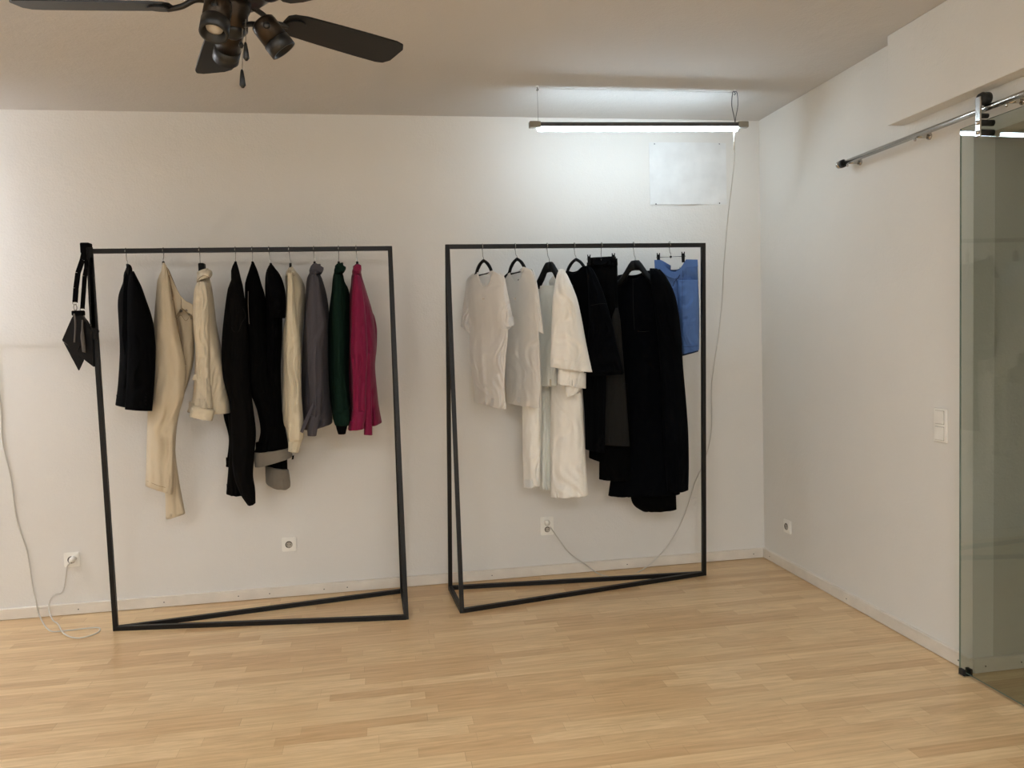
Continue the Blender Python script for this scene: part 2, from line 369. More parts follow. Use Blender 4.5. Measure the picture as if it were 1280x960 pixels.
def baseboard(name, x0, x1, axis, wallc, side, screws, mat='base'):
    """profile of a 65 mm skirting with rounded lip; axis 0 runs along x, 1 along y"""
    prof = [(0, .003), (.014, .003), (.014, .052), (.0125, .056), (.0155, .058), (.0155, .062), (.012, .065), (0, .065)]
    b = bmesh.new(); rings = []
    for e in (x0, x1):
        rings.append([b.verts.new((e, wallc + side * d, z) if axis == 0 else (wallc + side * d, e, z)) for d, z in prof])
    n = len(prof)
    for i in range(n): b.faces.new((rings[0][i], rings[0][(i + 1) % n], rings[1][(i + 1) % n], rings[1][i]))
    b.faces.new(rings[0][::-1]); b.faces.new(rings[1])
    o = struct(name, b, mat)
    for s in screws:
        p = Vector((s, wallc + side * .0135, .03)) if axis == 0 else Vector((wallc + side * .0135, s, .03))
        q = p + (Vector((0, side * .0016, 0)) if axis == 0 else Vector((side * .0016, 0, 0)))
        part('screw', cyl(p, q, .0032, 12), 'dark', o)
    return o
sc = [atY(px, py, D - .014).x for px, py in ((98, 762), (205, 752), (298, 744), (337, 741), (405, 734), (434, 732))]
xj = atY(417, 735, D - .014).x
baseboard('baseboard_back', XL, xj - .001, 0, D, -1, sc[:5])
sc2 = [sc[5]] + [atY(px, py, D - .014).x for px, py in ((615, 717), (784, 703), (942, 691))]
baseboard('baseboard_back_second', xj + .001, X - .0155, 0, D, -1, sc2)
scr = [on(px, py, 0, X - .014).y for px, py in ((962, 693), (1058, 746), (1198, 824))]
baseboard('baseboard_right', YJ, D, 1, X, -1, scr)
baseboard('baseboard_hall', X + .0, XH, 0, YJ, -1, [atY(1232, 831, YJ - .014).x, atY(1277, 824, YJ - .014).x])

# ------------------------------------------------------------------ sockets and switch
def socket(px, py, wall, label, double=False):
    """Schuko socket; local frame built on the wall"""
    if wall == 'back': c = atY(px, py, D); ex, nz = Vector((1, 0, 0)), Vector((0, -1, 0))
    else: c = on(px, py, 0, X); ex, nz = Vector((0, -1, 0)), Vector((-1, 0, 0))
    t = thing('double_wall_socket' if double else 'wall_socket', label, 'socket', c)
    ez = Vector((0, 0, 1))
    def slabb(w, h, d0, d1, o=Vector(), bev=.002):
        P = [c + o + ex * (sx * w / 2) + ez * (sz * h / 2) + nz * ((d0 + d1) / 2) for sx, sz in ((-1, -1), (1, -1), (1, 1), (-1, 1))]
        return slab(P, nz, d1 - d0, None, bev)
    hh = .118 if double else .084
    part('frame', slabb(.084, hh, 0, .012, bev=.004), 'plastic', t)
    part('insert', slabb(.060, hh - .024, .010, .0145, bev=.0015), 'plastic', t)
    offs = (.021, -.021) if double else (0,)
    for oz in offs:
        r = .0165 if double else .0195; cc = c + ez * oz
        bm = lathe(cc + nz * .0145, cc + nz * .0152, [(0, r + .002), (.5, r + .0018), (1, r)], 28)
        w = part('socket_well', bm, 'socket', t, False)
        bm = bmesh.new()
        for k in range(28):                     # shade inside the well's upper side, put in as a dark arc
            pass
        bm.free()
        arc = [cc + nz * .0155 + (ex * math.cos(a_) + ez * math.sin(a_)) * r * .92 for a_ in [math.radians(20 + 14 * i) for i in range(17)]]
        part('well_shade_arc', tube(arc, .0022, 6, 1), 'dark', w)
        for sx in (-1, 1):
            part('pin_hole', cyl(cc + ex * sx * .0085 + nz * .015, cc + ex * sx * .0085 + nz * .0158, .0024, 12), 'dark', w)
        for sz in (-1, 1): part('earth_clip', beam(cc + ez * sz * (r - .002) + nz * .015, cc + ez * sz * (r - .002) + nz * .0175, .004, .003, 0), 'dark', w)
    return t
socket(90.5, 699, 'back', 'white wall socket on far left with a white cord plugged in')
socket(361.5, 680, 'back', 'empty white single wall socket low behind the left clothes rack')
socket(683.5, 657, 'back', 'white double wall socket below the long ivory dress', True)
socket(985.5, 658, 'right', 'small white single wall socket low on the right wall near the corner')

c = on(1177, 531.5, 0, X); t = thing('light_switch', 'cream double rocker light switch on right wall beside glass door', 'switch', c)
def rbox(y0, y1, z0, z1, d0, d1, bev): return box(X - d1, X - d0, c.y + y0, c.y + y1, c.z + z0, c.z + z1, bev)
part('frame', rbox(-.04, .04, -.076, .076, 0, .010, .003), 'plastic', t)
for z0 in (-.066, .006):
    part('rocker_surround', rbox(-.029, .029, z0 - .001, z0 + .061, .009, .0105, .0008), 'socket', t)
    part('rocker', rbox(-.027, .027, z0 + .001, z0 + .059, .0095, .014, .003), 'plastic', t)

# ------------------------------------------------------------------ sheet screwed to the wall
cs = [atY(811, 178, D), atY(907, 178, D), atY(907, 257, D), atY(811, 256, D)]
x0, x1, z1, z0 = cs[0].x, cs[1].x, cs[0].z, cs[3].z
t = thing('wall_sheet', 'thin white sheet screwed flat to back wall below the tube lamp', 'panel', ((x0 + x1) / 2, D, z0))
b = bmesh.new(); nx, nzz = 24, 16; gr = []
for side in (0, 1):
    g = []
    for j in range(nzz + 1):
        for i in range(nx + 1):
            u, v = i / nx, j / nzz
            bow = .010 * math.sin(math.pi * min(1, max(0, (u - .22) / .5))) ** 2 * max(0, (1 - v * 2.2)) + .006 * math.sin(math.pi * u) * v ** 4
            g.append(b.verts.new((x0 + (x1 - x0) * u, D - .0012 - bow - .0022 * side, z0 + (z1 - z0) * v)))
    gr.append(g)
for side in (0, 1):
    for j in range(nzz):
        for i in range(nx): q = j * (nx + 1) + i; b.faces.new([gr[side][w] for w in (q, q + 1, q + nx + 2, q + nx + 1)])
bd = [i for i in range(nx + 1)] + [j * (nx + 1) + nx for j in range(1, nzz + 1)] + [nzz * (nx + 1) + i for i in range(nx - 1, -1, -1)] + [j * (nx + 1) for j in range(nzz - 1, 0, -1)]
for i in range(len(bd)): p, q = bd[i], bd[(i + 1) % len(bd)]; b.faces.new((gr[0][p], gr[0][q], gr[1][q], gr[1][p]))
part('sheet', b, 'paper', t)
for px, py in ((818, 180), (899, 180), (820, 255), (899.5, 254)):
    p = atY(px, py, D - .003); part('screw', lathe(p, p + Vector((0, -.003, 0)), [(0, .0045), (1, .003)], 12), 'alu', t)

# ------------------------------------------------------------------ hanging LED tube lamps
def tube_lamp(xa, za, xb, zb, y, mat, label, hooks=True, slack=True, group=None):
    t = thing('pendant_tube_lamp', label, 'lamp', ((xa + xb) / 2, y, (za + zb) / 2))
    pa, pb = Vector((xa, y, za)), Vector((xb, y, zb)); d = (pb - pa).normalized(); up = Vector((0, 0, 1))
    part('housing', beam(pa + d * .03, pb - d * .03, .030, .022, .002), 'alu', t)
    for e, sgn in ((pa, 1), (pb, -1)):
        part('end_cap', beam(e, e + d * sgn * .062, .036, .034, .004), 'cap', t)
    o = Vector((0, .009, -.020))
    part('led_tube', lathe(pa + d * .045 + o, pb - d * .055 + o, [(0, .004), (.004, .0125), (.996, .0125), (1, .004)], 18), mat, t, True)
    if hooks:
        ha, hb = pa + d * .05 + up * .008, pb - d * .075 + up * .008
        ca, cb = Vector((ha.x, y, H)), Vector((hb.x, y, H))
        part('suspension_cord', tube([ha, ca], .0011, 6, 1), 'hook', t)
        part('suspension_loop', tube([hb, hb + Vector((.004, 0, .03)), hb + Vector((.018, 0, .10)), hb + Vector((.015, 0, .165)), cb + Vector((0, 0, -.004)),
                                      hb + Vector((-.012, 0, .165)), hb + Vector((-.018, 0, .10)), hb + Vector((-.004, 0, .03)), hb], .0022, 8, 6), 'alu', t, True)
        part('tie_line', tube([ca + Vector((0, 0, -.012)), cb + Vector((0, 0, -.012))], .0007, 6, 1), 'hook', t)
        for c_ in (ca, cb):
            hk = part('ceiling_hook', tube([c_ + Vector((0, 0, .0)), c_ + Vector((0, 0, -.012)), c_ + Vector((.006, 0, -.018)), c_ + Vector((0, 0, -.024)), c_ + Vector((-.005, 0, -.018))], .0022, 8, 4), 'alu', t)
            part('plug_collar', lathe(c_, c_ + Vector((0, 0, -.003)), [(0, .007), (1, .005)], 12), 'plastic', hk)
    return t
tube_lamp(.835, 2.637, 2.085, 2.653, 4.19, TUBE, 'lit white tube lamp hanging from two ceiling hooks above the right rack')
tube_lamp(-3.8, 2.38, -2.55, 2.38, 4.19, TUBEL, 'lit tube lamp hanging outside the left edge of the frame')
def fill_panel(x0, y, z, mat, label):  # unseen glowing panel, added to light walls and floor from the camera side
    t = thing('added_fill_panel', label, 'lamp', (x0 + .6, y, z))
    part('housing', box(x0, x0 + 1.2, y - .09, y + .09, z, z + .035, .004), 'alu', t)
    part('diffuser', box(x0 + .015, x0 + 1.185, y - .075, y + .075, z - .004, z + .004), mat, t)
    for x_ in (x0 + .15, x0 + 1.05): part('suspension_cord', tube([(x_, y, z + .03), (x_, y, H)], .0011, 6, 1), 'hook', t)
for x_, y_, mt_, side_ in ((-2.1, -.9, FILL_FAR, 'far left behind the viewer'), (0., -.9, FILL_FAR, 'far right behind the viewer'), (-2.1, .9, FILL_NEAR, 'left side just behind the fan'), (0., .9, FILL_NEAR, 'right side just above the viewer')):
    fill_panel(x_, y_, 2.6, mt_, 'added unseen panel giving fill light, ' + side_)
tube_lamp(3.0, 2.20, 4.2, 2.20, 1.2, FILL_HALL, 'added unseen tube giving fill light in the hall beyond the glass door', hooks=False)  # unseen tube, added because the hall came out too dark

# power cords
t = thing('power_cord', 'white power cord hanging beside right rack down to the double socket', 'cord', atY(750, 718, 4.7))
W = D - .006
pts = [Vector((2.01, 4.20, 2.61)), atY(917.5, 205, 4.32), atY(911, 262, 4.5), atY(905, 330, 4.68), atY(903, 370, W), atY(898, 420, W), atY(890, 478, W), atY(889, 540, W), atY(880, 577, W),
       atY(868, 605, W), atY(853, 650, W - .012), atY(830, 688, W - .035), on(800, 714, 2, .004), on(772, 721, 2, .004), on(750, 718, 2, .004), atY(733, 706, W - .036), atY(712, 691, W - .02), atY(700, 676, W - .01), atY(693, 666, W - .01), atY(688, 659, W - .035)]
part('cable', tube(pts, .0033, 8, 7), 'pvc', t, True)
p = atY(684, 653.5, W - .03); part('plug', lathe(p + Vector((0, .018, 0)), p + Vector((0, -.012, 0)), [(0, .016), (.5, .017), (1, .010)], 16), 'plastic', t, True)
p = Vector((2.01, 4.20, 2.615)); part('strain_sleeve', cyl(p, atY(917.6, 187, 4.24), .0045, 10), 'pvc', t, True)
t = thing('power_cord', 'white power cord drooping down left edge and looping to wall socket', 'cord', on(80, 790, 2, 0))
pts = [Vector((-2.60, 4.2, 2.36)), Vector((-2.45, 4.45, 2.0)), Vector((-2.3, 4.65, 1.72)), atY(-16, 425, W - .02), atY(-6, 462, W - .008), atY(0.5, 501, W), atY(3.5, 554, W), atY(13.5, 597, W), atY(21, 650, W), atY(33.7, 689, W), atY(40, 728, W - .012), atY(45, 751, W - .034), atY(50, 771, W - .04),
       on(62, 788, 2, .004), on(80, 788.5, 2, .004), on(112, 785, 2, .004), on(124, 785, 2, .004), on(123, 790, 2, .004), on(111, 795, 2, .004), on(95, 797.5, 2, .004), on(80, 792, 2, .009), on(72.5, 780, 2, .004), on(66, 775, 2, .012),
       atY(61, 762, W - .05), atY(63, 750, W - .035), atY(69, 743, W - .02), atY(78, 740, W - .01), atY(82, 725, W - .01), atY(84, 709, W - .02), atY(88, 703, W - .04), atY(90.5, 700, W - .035)]
part('cable', tube(pts, .0035, 8, 7), 'pvc', t, True)
p = atY(91, 699, W - .03); part('plug', lathe(p + Vector((0, .02, 0)), p + Vector((-.012, -.012, -.008)), [(0, .0165), (.5, .016), (1, .008)], 16), 'plastic', t, True)

# ------------------------------------------------------------------ sliding glass door and its rail
XR = X - .06; ZR = 2.345
t = thing('sliding_door_rail', 'round steel sliding door rail on the right wall under the boxed beam', 'rail', (XR, 3.787, ZR))
part('rail_bar', cyl((XR, 3.775, ZR), (XR, 1.5, ZR), .0125, 24), 'chrome', t, True)
e = part('end_cap', lathe((XR, 3.80, ZR), (XR, 3.765, ZR), [(0, .012), (.1, .019), (.45, .0195), (.5, .016), (1, .014)], 24), 'chrome', t, True)
part('bumper_ring', lathe((XR, 3.772, ZR), (XR, 3.755, ZR), [(0, .0205), (1, .0205)], 24), 'rubber', e)
for px, py in ((1062, 204), (1147, 171), (1262, 130)):
    yb = on(px, py, 0, XR).y
    bk = part('wall_bracket', cyl((X, yb, ZR - .006), (XR - .004, yb, ZR - .006), .009, 16), 'chrome', t, True)
    part('wall_flange', lathe((X, yb, ZR - .006), (X - .008, yb, ZR - .006), [(0, .016), (1, .014)], 20), 'chrome', bk, True)
    part('clamp_screw', lathe((XR - .011, yb, ZR - .022), (XR - .016, yb, ZR - .022), [(0, .007), (1, .005)], 14), 'chrome', bk, True)
XG = X - .045
dr = bpy.data.objects.new('door_1', None); COL.objects.link(dr); dr.location = (XG, 2.4, 0); dr['kind'] = 'structure'
g0, g1 = 2.945, 1.86
g = part('glass_pane', box(XG - .004, XG + .004, g1, g0, .012, 2.305), ['glass', 'edge'], dr)
for p_ in g.data.polygons:
    if abs(p_.normal.x) < .5: p_.material_index = 1
for yb in (on(1223, 150, 0, XR - .03).y, 2.0):
    s = part('hanger_strap', box(XR - .034, XR - .026, yb - .014, yb + .014, 2.235, 2.39, .003), 'chrome', dr)
    part('roller', lathe((XR - .026, yb, ZR + .038), (XR + .012, yb, ZR + .038), [(0, .020), (.3, .026), (.5, .021), (.7, .026), (1, .026)], 24), 'rubber', s, True)
    part('lower_roller', lathe((XR - .026, yb, ZR - .028), (XR + .01, yb, ZR - .028), [(0, .010), (1, .010)], 18), 'rubber', s, True)
    for z in (2.252, 2.290):
        part('bolt', lathe((XR - .040, yb, z), (XR - .033, yb, z), [(0, .004), (.2, .008), (1, .0085)], 16), 'chrome', s, True)
        part('spacer', cyl((XR - .027, yb, z), (XG + .02, yb, z), .0125, 18), 'rubber', s, True)
t = thing('floor_guide', 'small black door guide on the floor at the glass door foot', 'guide', (XG, 2.90, 0))
gy = on(1207, 838, 0, XG).y
part('base_plate', box(XG - .022, XG + .022, gy - .018, gy + .018, 0, .005, .001), 'chrome', t)
for sx in (-1, 1): part('guide_block', box(XG + sx * .016 - .007, XG + sx * .016 + .007, gy - .014, gy + .014, .005, .03, .002), 'rubber', t)

# ------------------------------------------------------------------ clothes racks
def rack(label, single, front, back, tops, loc):
    """three-footed rack: one foot at one end, two feet meeting at the top at the other"""
    t = thing('clothes_rack', label, 'clothes rack', loc)
    w = .024; zt = tops[0][2]; h = w / 2
    S_, F_, B_ = [Vector((*p, h)) for p in (single, front, back)]; TS, TA = Vector(tops[0]), Vector(tops[1])
    dd = (TA - TS).normalized()
    part('top_bar', beam(TS - dd * h, TA + dd * h, w), 'steel', t)
    part('post', beam(S_ - Vector((0, 0, h)), TS, w, up=Vector((0, 1, 0))), 'steel', t)
    part('post', beam(F_ - Vector((0, 0, h)), TA + Vector((0, -.008, 0)), w, up=Vector((0, 1, 0))), 'steel', t)
    part('post', beam(B_ - Vector((0, 0, h)), TA + Vector((0, .008, 0)), w, up=Vector((0, 1, 0))), 'steel', t)
    for p, q in ((S_, F_), (S_, B_), (F_, B_)): part('floor_bar', beam(p, q, w), 'steel', t)
    return t
YB = 4.43
rack('black steel clothes rack on the left holding mostly black and coloured garments', (-1.462, 4.432), (.08, 4.205), (.071, 4.662), ((-1.472, YB, 2.022), (.076, YB, 2.018)), (-1.462, 4.432, 0))
rack('black steel clothes rack on the right under the hanging tube lamp', (1.915, 4.512), (.384, 4.228), (.357, 4.646), ((1.918, 4.445, 2.016), (.395, 4.437, 2.024)), (1.915, 4.512, 0))
ZB = 2.02
def barpt(px): p = atY(px, 309, 4.435); return Vector((p.x, 4.435, ZB))

# ------------------------------------------------------------------ hangers
def hanger(px, tip, kind, label, ang=90, drop=0, cx=None):
    """px: where the hook sits on the bar; tip: (x, y) of the hanger's neck; ang: heading of its arms (0 = along the bar)"""
    B = barpt(px); T = atY(tip[0], tip[1], 4.435)
    t = thing('clothes_hanger' if kind != 'clip' else 'clip_hanger', label, 'hanger', T)
    u = Vector((math.cos(math.radians(ang)), -math.sin(math.radians(ang)), 0)); r = .0165
    if kind == 'hidden': u = Vector((-T.x, -T.y, 0)).normalized()
    hook = [T + Vector((0, 0, -.01)), T + Vector((0, 0, .02)), Vector((T.x * .5 + B.x * .5, B.y, (T.z + B.z) / 2 - .01)) - u * .002]
    v = Vector((0, 1, 0))
    for a_ in (-70, -20, 30, 75, 110, 150, 185, 215):
        hook.append(Vector((B.x, B.y, B.z + .001)) + v * (r * math.cos(math.radians(a_ * 1.0 + 0)) * 1.0) + Vector((0, 0, r * math.sin(math.radians(a_)))) + Vector((0, 0, 0)))
    hk = part('hook', tube(hook, .0019, 8, 5), 'hook', t, True)
    if kind == 'slim':
        L = .118
        arm = bmesh.new()
        for s in (-1, 1):
            pts = [T + Vector((0, 0, .004)), T + u * s * .030 + Vector((0, 0, -.014)), T + u * s * .054 + Vector((0, 0, -.042)), T + u * s * .070 + Vector((0, 0, -.070)), T + u * s * .11 + Vector((0, 0, -.094)), T + u * s * .115 + Vector((0, 0, -.115)), T + u * s * L + Vector((0, 0, -.155))]
            tube(pts, [.009, .0095, .009, .008, .006, .005, .005], 8, 6, arm)
        part('shoulder_arms', arm, 'velvet', t, True)
        part('neck_bar', tube([T + u * -.066 + Vector((0, 0, -.078)), T + u * .070 + Vector((0, 0, -.068))], .006, 8, 1), 'velvet', t, True)
        part('trouser_bar', tube([T + u * -L * .9 + Vector((0, 0, -.160)), T + u * L * .9 + Vector((0, 0, -.160))], .005, 8, 1), 'velvet', t, True)
    elif kind == 'hidden':      # arms run inside the garment, across the rail
        arm = bmesh.new()
        for s in (-1, 1):
            tube([T + Vector((0, 0, .004)), T + u * s * .008 + Vector((0, 0, -.03)), T + u * s * .022 + Vector((0, 0, -.07)), T + u * s * .042 + Vector((0, 0, -.11))], [.0065, .006, .005, .004], 8, 6, arm)
        part('shoulder_arms', arm, 'velvet', t, True)
    elif kind == 'broad':
        n_ = u.cross(Vector((0, 0, 1)))
        for s in (-1, 1):
            b_ = bmesh.new(); rings = []
            for f, z, hh, wd in ((0, .004, .060, .030), (.024, .002, .060, .034), (.038, -.014, .056, .038), (.066, -.056, .052, .044), (.10, -.100, .046, .046), (.15, -.124, .030, .046), (.175, -.136, .018, .036)):
                c_ = T + u * s * f + Vector((0, 0, z)); ring = []
                for k in range(12):
                    a_ = k * math.pi / 6; ring.append(b_.verts.new(c_ + n_ * wd / 2 * math.cos(a_) + Vector((0, 0, -hh / 2 + hh / 2 * math.sin(a_)))))
                rings.append(ring)
            for A_, B_ in zip(rings, rings[1:]):
                for k in range(12): b_.faces.new((A_[k], A_[(k + 1) % 12], B_[(k + 1) % 12], B_[k]))
            b_.faces.new(rings[0]); b_.faces.new(rings[-1]); part('shoulder_arm', b_, 'velvet', t, True)
    elif kind == 'clip':
        L = .085
        part('rod', tube([T + u * -L, T + u * L], .0022, 8, 1), 'hook', t, True)
        part('centre_block', beam(T + u * -.006, T + u * .006, .008, .010), 'velvet', t)
        for s in (-1, 1):
            c_ = T + u * s * L * .84
            cl = part('clip', beam(c_ + Vector((0, -.006, .016)), c_ + Vector((0, -.002, -.036)), .016, .004), 'velvet', t)
            part('clip_jaw', beam(c_ + Vector((0, .008, .016)), c_ + Vector((0, .003, -.036)), .016, .004), 'velvet', cl)
            part('clip_lever', beam(c_ + Vector((-.003, 0, .0)), c_ + Vector((-.008, 0, .026)), .006, .004), 'velvet', cl)
            part('clip_lever', beam(c_ + Vector((.003, 0, .0)), c_ + Vector((.008, 0, .026)), .006, .004), 'velvet', cl)
    return t
G1 = 'hangers on the left rack'; G2 = 'hangers on the right rack'
# left rack
hanger(157, (159.3, 331), 'hidden', 'hanger of the black blazer, first from the bag end')
hanger(204, (204.2, 328), 'hidden', 'hanger holding up the cream denim trousers')
hanger(249, (250.5, 334), 'hidden', 'hanger of the cream jacket with wide black neck')
hanger(294, (294.5, 328), 'hidden', 'hanger of the washed black trousers with stepped hems')
hanger(315, (315.7, 328), 'hidden', 'hanger of the black jeans with big grey turn-ups')
hanger(336, (338.5, 330), 'hidden', 'hanger of the black short-sleeved top next to cream sweatshirt')
hanger(361, (363, 330), 'hidden', 'hanger of the cream sweatshirt')
hanger(392, (393.2, 328), 'hidden', 'hanger of the slate grey shirt')
hanger(423, (423.4, 328), 'hidden', 'hanger of the dark green shirt')
hanger(445, (446.5, 328), 'hidden', 'hanger of the magenta shirt')
# right rack
hanger(603, (604.4, 326.5), 'slim', 'slim black hanger in the first white t-shirt from the left', 56)
hanger(644, (646.3, 324.5), 'slim', 'slim black hanger in second white t-shirt beside ivory dress', 56)
hanger(684, (686.5, 328), 'broad', 'broad-shouldered black hanger in the ivory dress', 60)
hanger(718, (720, 325), 'slim', 'slim black hanger in the black wide-sleeved top', 50)
hanger(752, (751.5, 323), 'clip', 'clip hanger gripping the black trousers by the waistband', 25)
hanger(792, (794, 326), 'broad', 'broad-shouldered black hanger in the long black dress', 42)
hanger(837, (838.5, 321), 'clip', 'clip hanger gripping the blue satin shorts', 20)

def garment(name, label, cat_, loc, group=None): return thing(name, label, cat_, loc, group)
def buttons(par, pts, r, mat, th=.003):
    for p in pts:
        P = atY(*p); part('button', lathe(P, P + Vector((0, -th, 0)), [(0, r), (.6, r), (1, r * .7)], 12), mat, par, True)

# ------------------------------------------------------------------ LEFT RACK
Yc = 4.44
# 1 black blazer
t = garment('blazer', 'black wool blazer hanging first from the left on left rack', 'jacket', atY(160, 331, Yc))
part('body', drape([(158.5, 331, 161), (157, 336, 163.5), (154.5, 342, 167), (153.5, 352, 172), (148.5, 366, 177), (147, 380, 181), (148, 400, 185), (149.5, 432, 188), (149.3, 448, 188), (147.4, 481, 186), (144.2, 507, 184, 511)],
     Yc, [.03, .06, .09, .13, .17, .18, .18, .18, .18, .17, .17], seed=1), 'blk', t, True)
part('sleeve', drape([(163, 339, 167.5), (161, 347, 171.5), (159.5, 358, 177), (159, 372, 182), (159, 398, 190.5), (159.5, 425, 194.2), (159.5, 445, 194.7), (158, 481, 193.2), (156, 512, 190.3, 514)],
     4.27, [.02, .04, .05, .06, .06, .06, .06, .055, .05], seed=2, fold=(.005, 1.2)), 'blk', t, True)
part('collar', drape([(159, 331, 163), (157.6, 334, 165), (158, 341, 165.5), (159, 345, 163)], 4.40, [.05, .08, .08, .05], seed=3, lev=14), 'blk', t, True)
part('lapel', pxslab([(158, 340), (161, 350), (158.5, 400), (156.2, 444), (153, 420), (154, 380), (155, 350)], 4.262, .004), 'navy', t)
buttons(t, [(182.5, 492 + 4.4 * i, 4.212) for i in range(4)], .0055, 'blk3')

# 2 cream denim trousers, hung by one corner of the waistband
t = garment('trousers', 'cream denim trousers hung by a waist corner beside the black blazer', 'trousers', atY(204, 328, Yc))
part('near_leg', drape([(203.2, 328.5, 206), (201, 340, 209.5), (197, 349, 211.5), (194.4, 374, 215.5), (192, 404, 221), (190.6, 419, 224), (188.4, 456, 232), (186.4, 491, 231), (184.6, 516, 224.5), (183.8, 540, 220.5), (183, 574, 218.8), (181.6, 607.5, 216.5, 618)],
     4.42, [.012, .03, .05, .07, .085, .09, .09, .085, .08, .08, .08, .08], seed=11, creases=[([(194, 371), (204, 375)], 0.01, 2), ([(195, 382), (206, 386)], 0.009, 2), ([(193, 395), (203, 397)], 0.007, 2), ([(207, 352), (212, 400), (217, 450), (214, 500), (207, 560), (203, 600)], -0.012, 4), ([(224, 470), (218, 510), (212, 560)], 0.012, 3), ([(190, 592), (205, 600), (214, 604)], 0.006, 2)], fold=(.012, 1.3)), 'cream', t, True)
part('far_leg', drape([(205, 345, 222, 365), (212, 380, 236, 383), (220, 410, 243, 405), (222, 440, 243, 441), (224, 470, 238, 470), (212, 515, 224, 515), (206, 560, 219, 556), (206, 600, 224, 601), (207.4, 649, 231.5, 642)],
     4.53, [.02, .05, .07, .08, .07, .06, .06, .06, .06], seed=12, creases=[([(232, 404), (228, 430), (234, 455)], 0.014, 3), ([(240, 405), (236, 430)], 0.012, 2.5), ([(212, 590), (226, 620)], 0.006, 3)], fold=(.010, 1.2)), 'cream', t, True)
part('inside_back', pxslab([(206, 331), (211, 337), (221, 361), (228, 374), (240, 380), (243, 400), (236, 398), (224, 384), (213, 368), (208, 350)], 4.56, .006), 'creamin', t)
part('waistband', pxslab([(204.4, 328.5), (207.5, 331), (213, 345), (221.5, 362), (226.5, 372), (226, 388), (219, 397), (213.8, 380), (215.5, 372), (217, 369), (210, 345)], 4.44, .006), 'cream', t)
wb = part('fly', pxslab([(226.5, 371), (233, 377), (241.5, 381), (242, 396), (236, 391), (228, 385)], 4.43, .006), 'cream2', t)
buttons(t, [(226.2, 388.7, 4.425)], .008, 'horn')
buttons(t, [(233, 388, 4.42), (236.5, 393, 4.42), (239, 398, 4.42)], .006, 'metalb')
part('waistband_seam', pxtube([(208.5, 334, 4.39), (210.5, 345, 4.39), (216.5, 369, 4.40), (214, 380, 4.40), (218.5, 396, 4.40), (223, 391, 4.41), (228, 386, 4.41), (240, 398, 4.41)], .0017), 'creamin', t)  # waistband seam; its dark line also draws the shaded crease beside it
part('pocket_seam', pxtube([(221, 399, 4.425), (226, 394, 4.425), (232, 401, 4.425), (236, 397, 4.425)], .0012), 'creamin', t)
part('crease_shade_line', pxtube([(211.5, 344, 4.41), (216, 372, 4.40), (224.5, 419, 4.40), (232, 456, 4.40)], .0022), 'creamin', t)  # shade of the long fold, drawn as a dark line
part('hem_stitch', pxtube([(183.5, 601, 4.37), (199, 607.5, 4.335), (215.5, 611, 4.37)], .0010), 'creamin', t)

# 3 cream jacket
t = garment('jacket', 'cream canvas jacket with turned-back sleeve cuff hanging beside cream trousers', 'jacket', atY(250, 335, Yc))
part('body', drape([(249, 342, 260), (246, 352, 263.5), (243.5, 365, 266), (243, 385, 268.5), (243.5, 407, 271.2), (244, 437.5, 277), (243, 470, 283.5), (240, 500, 287), (234, 516, 288.5, 516.5)],
     Yc + .02, [.05, .10, .14, .17, .18, .18, .18, .17, .17], seed=21, creases=[([(262, 350), (266, 400), (275, 470)], 0.014, 3), ([(256, 470), (262, 505)], 0.01, 3), ([(272, 430), (280, 500)], 0.008, 3)], fold=(.012, 1.8)), 'cream2', t, True)
sl = part('sleeve', drape([(247, 352, 256), (243, 361, 259), (241, 385, 261.5), (242, 415, 262), (244.8, 441, 262.5), (245, 475, 264), (244.5, 492, 265), (243, 510, 266.5)],
     4.29, [.02, .045, .06, .06, .055, .05, .05, .05], seed=22, creases=[([(250, 368), (252, 405), (256, 440), (259, 490)], 0.022, 3.2), ([(246, 366), (245, 400), (248, 450)], -0.012, 2.5), ([(259, 400), (257, 430)], 0.01, 2)], fold=(.013, 1.1)), 'cream2', t, True)
part('cuff', drape([(241.5, 506.5, 267.5, 512.5), (240.4, 508.5, 268.8, 514.5), (238.2, 515, 268, 518), (236.5, 521, 265.5, 526.5)], 4.285, [.055, .062, .062, .058], seed=23, fold=(.004, 1.5), lev=16), 'cream2', sl, True)
part('collar', drape([(249.5, 340, 262.5, 337), (247, 343, 265, 338.5), (245.5, 348, 265.3, 343), (245.8, 352, 262, 347)], 4.38, [.05, .075, .085, .08], seed=24, lev=16, fold=(.003, 1)), 'cream2', t, True)
part('collar_seam', pxtube([(246, 353, 4.27), (250, 347, 4.27), (256, 344.5, 4.27), (262, 347.5, 4.27)], .0012), 'creamin', t)
part('hanger_pad', box(atY(248.5, 334, 4.42).x, atY(256, 334, 4.42).x, 4.40, 4.45, atY(250, 342, 4.42).z, atY(250, 329, 4.42).z, .006), 'velvet', t)
part('pocket_flap', pxslab([(243.5, 468), (245.5, 468), (246, 475.5), (240, 475)], 4.262, .004), 'cream2', t)

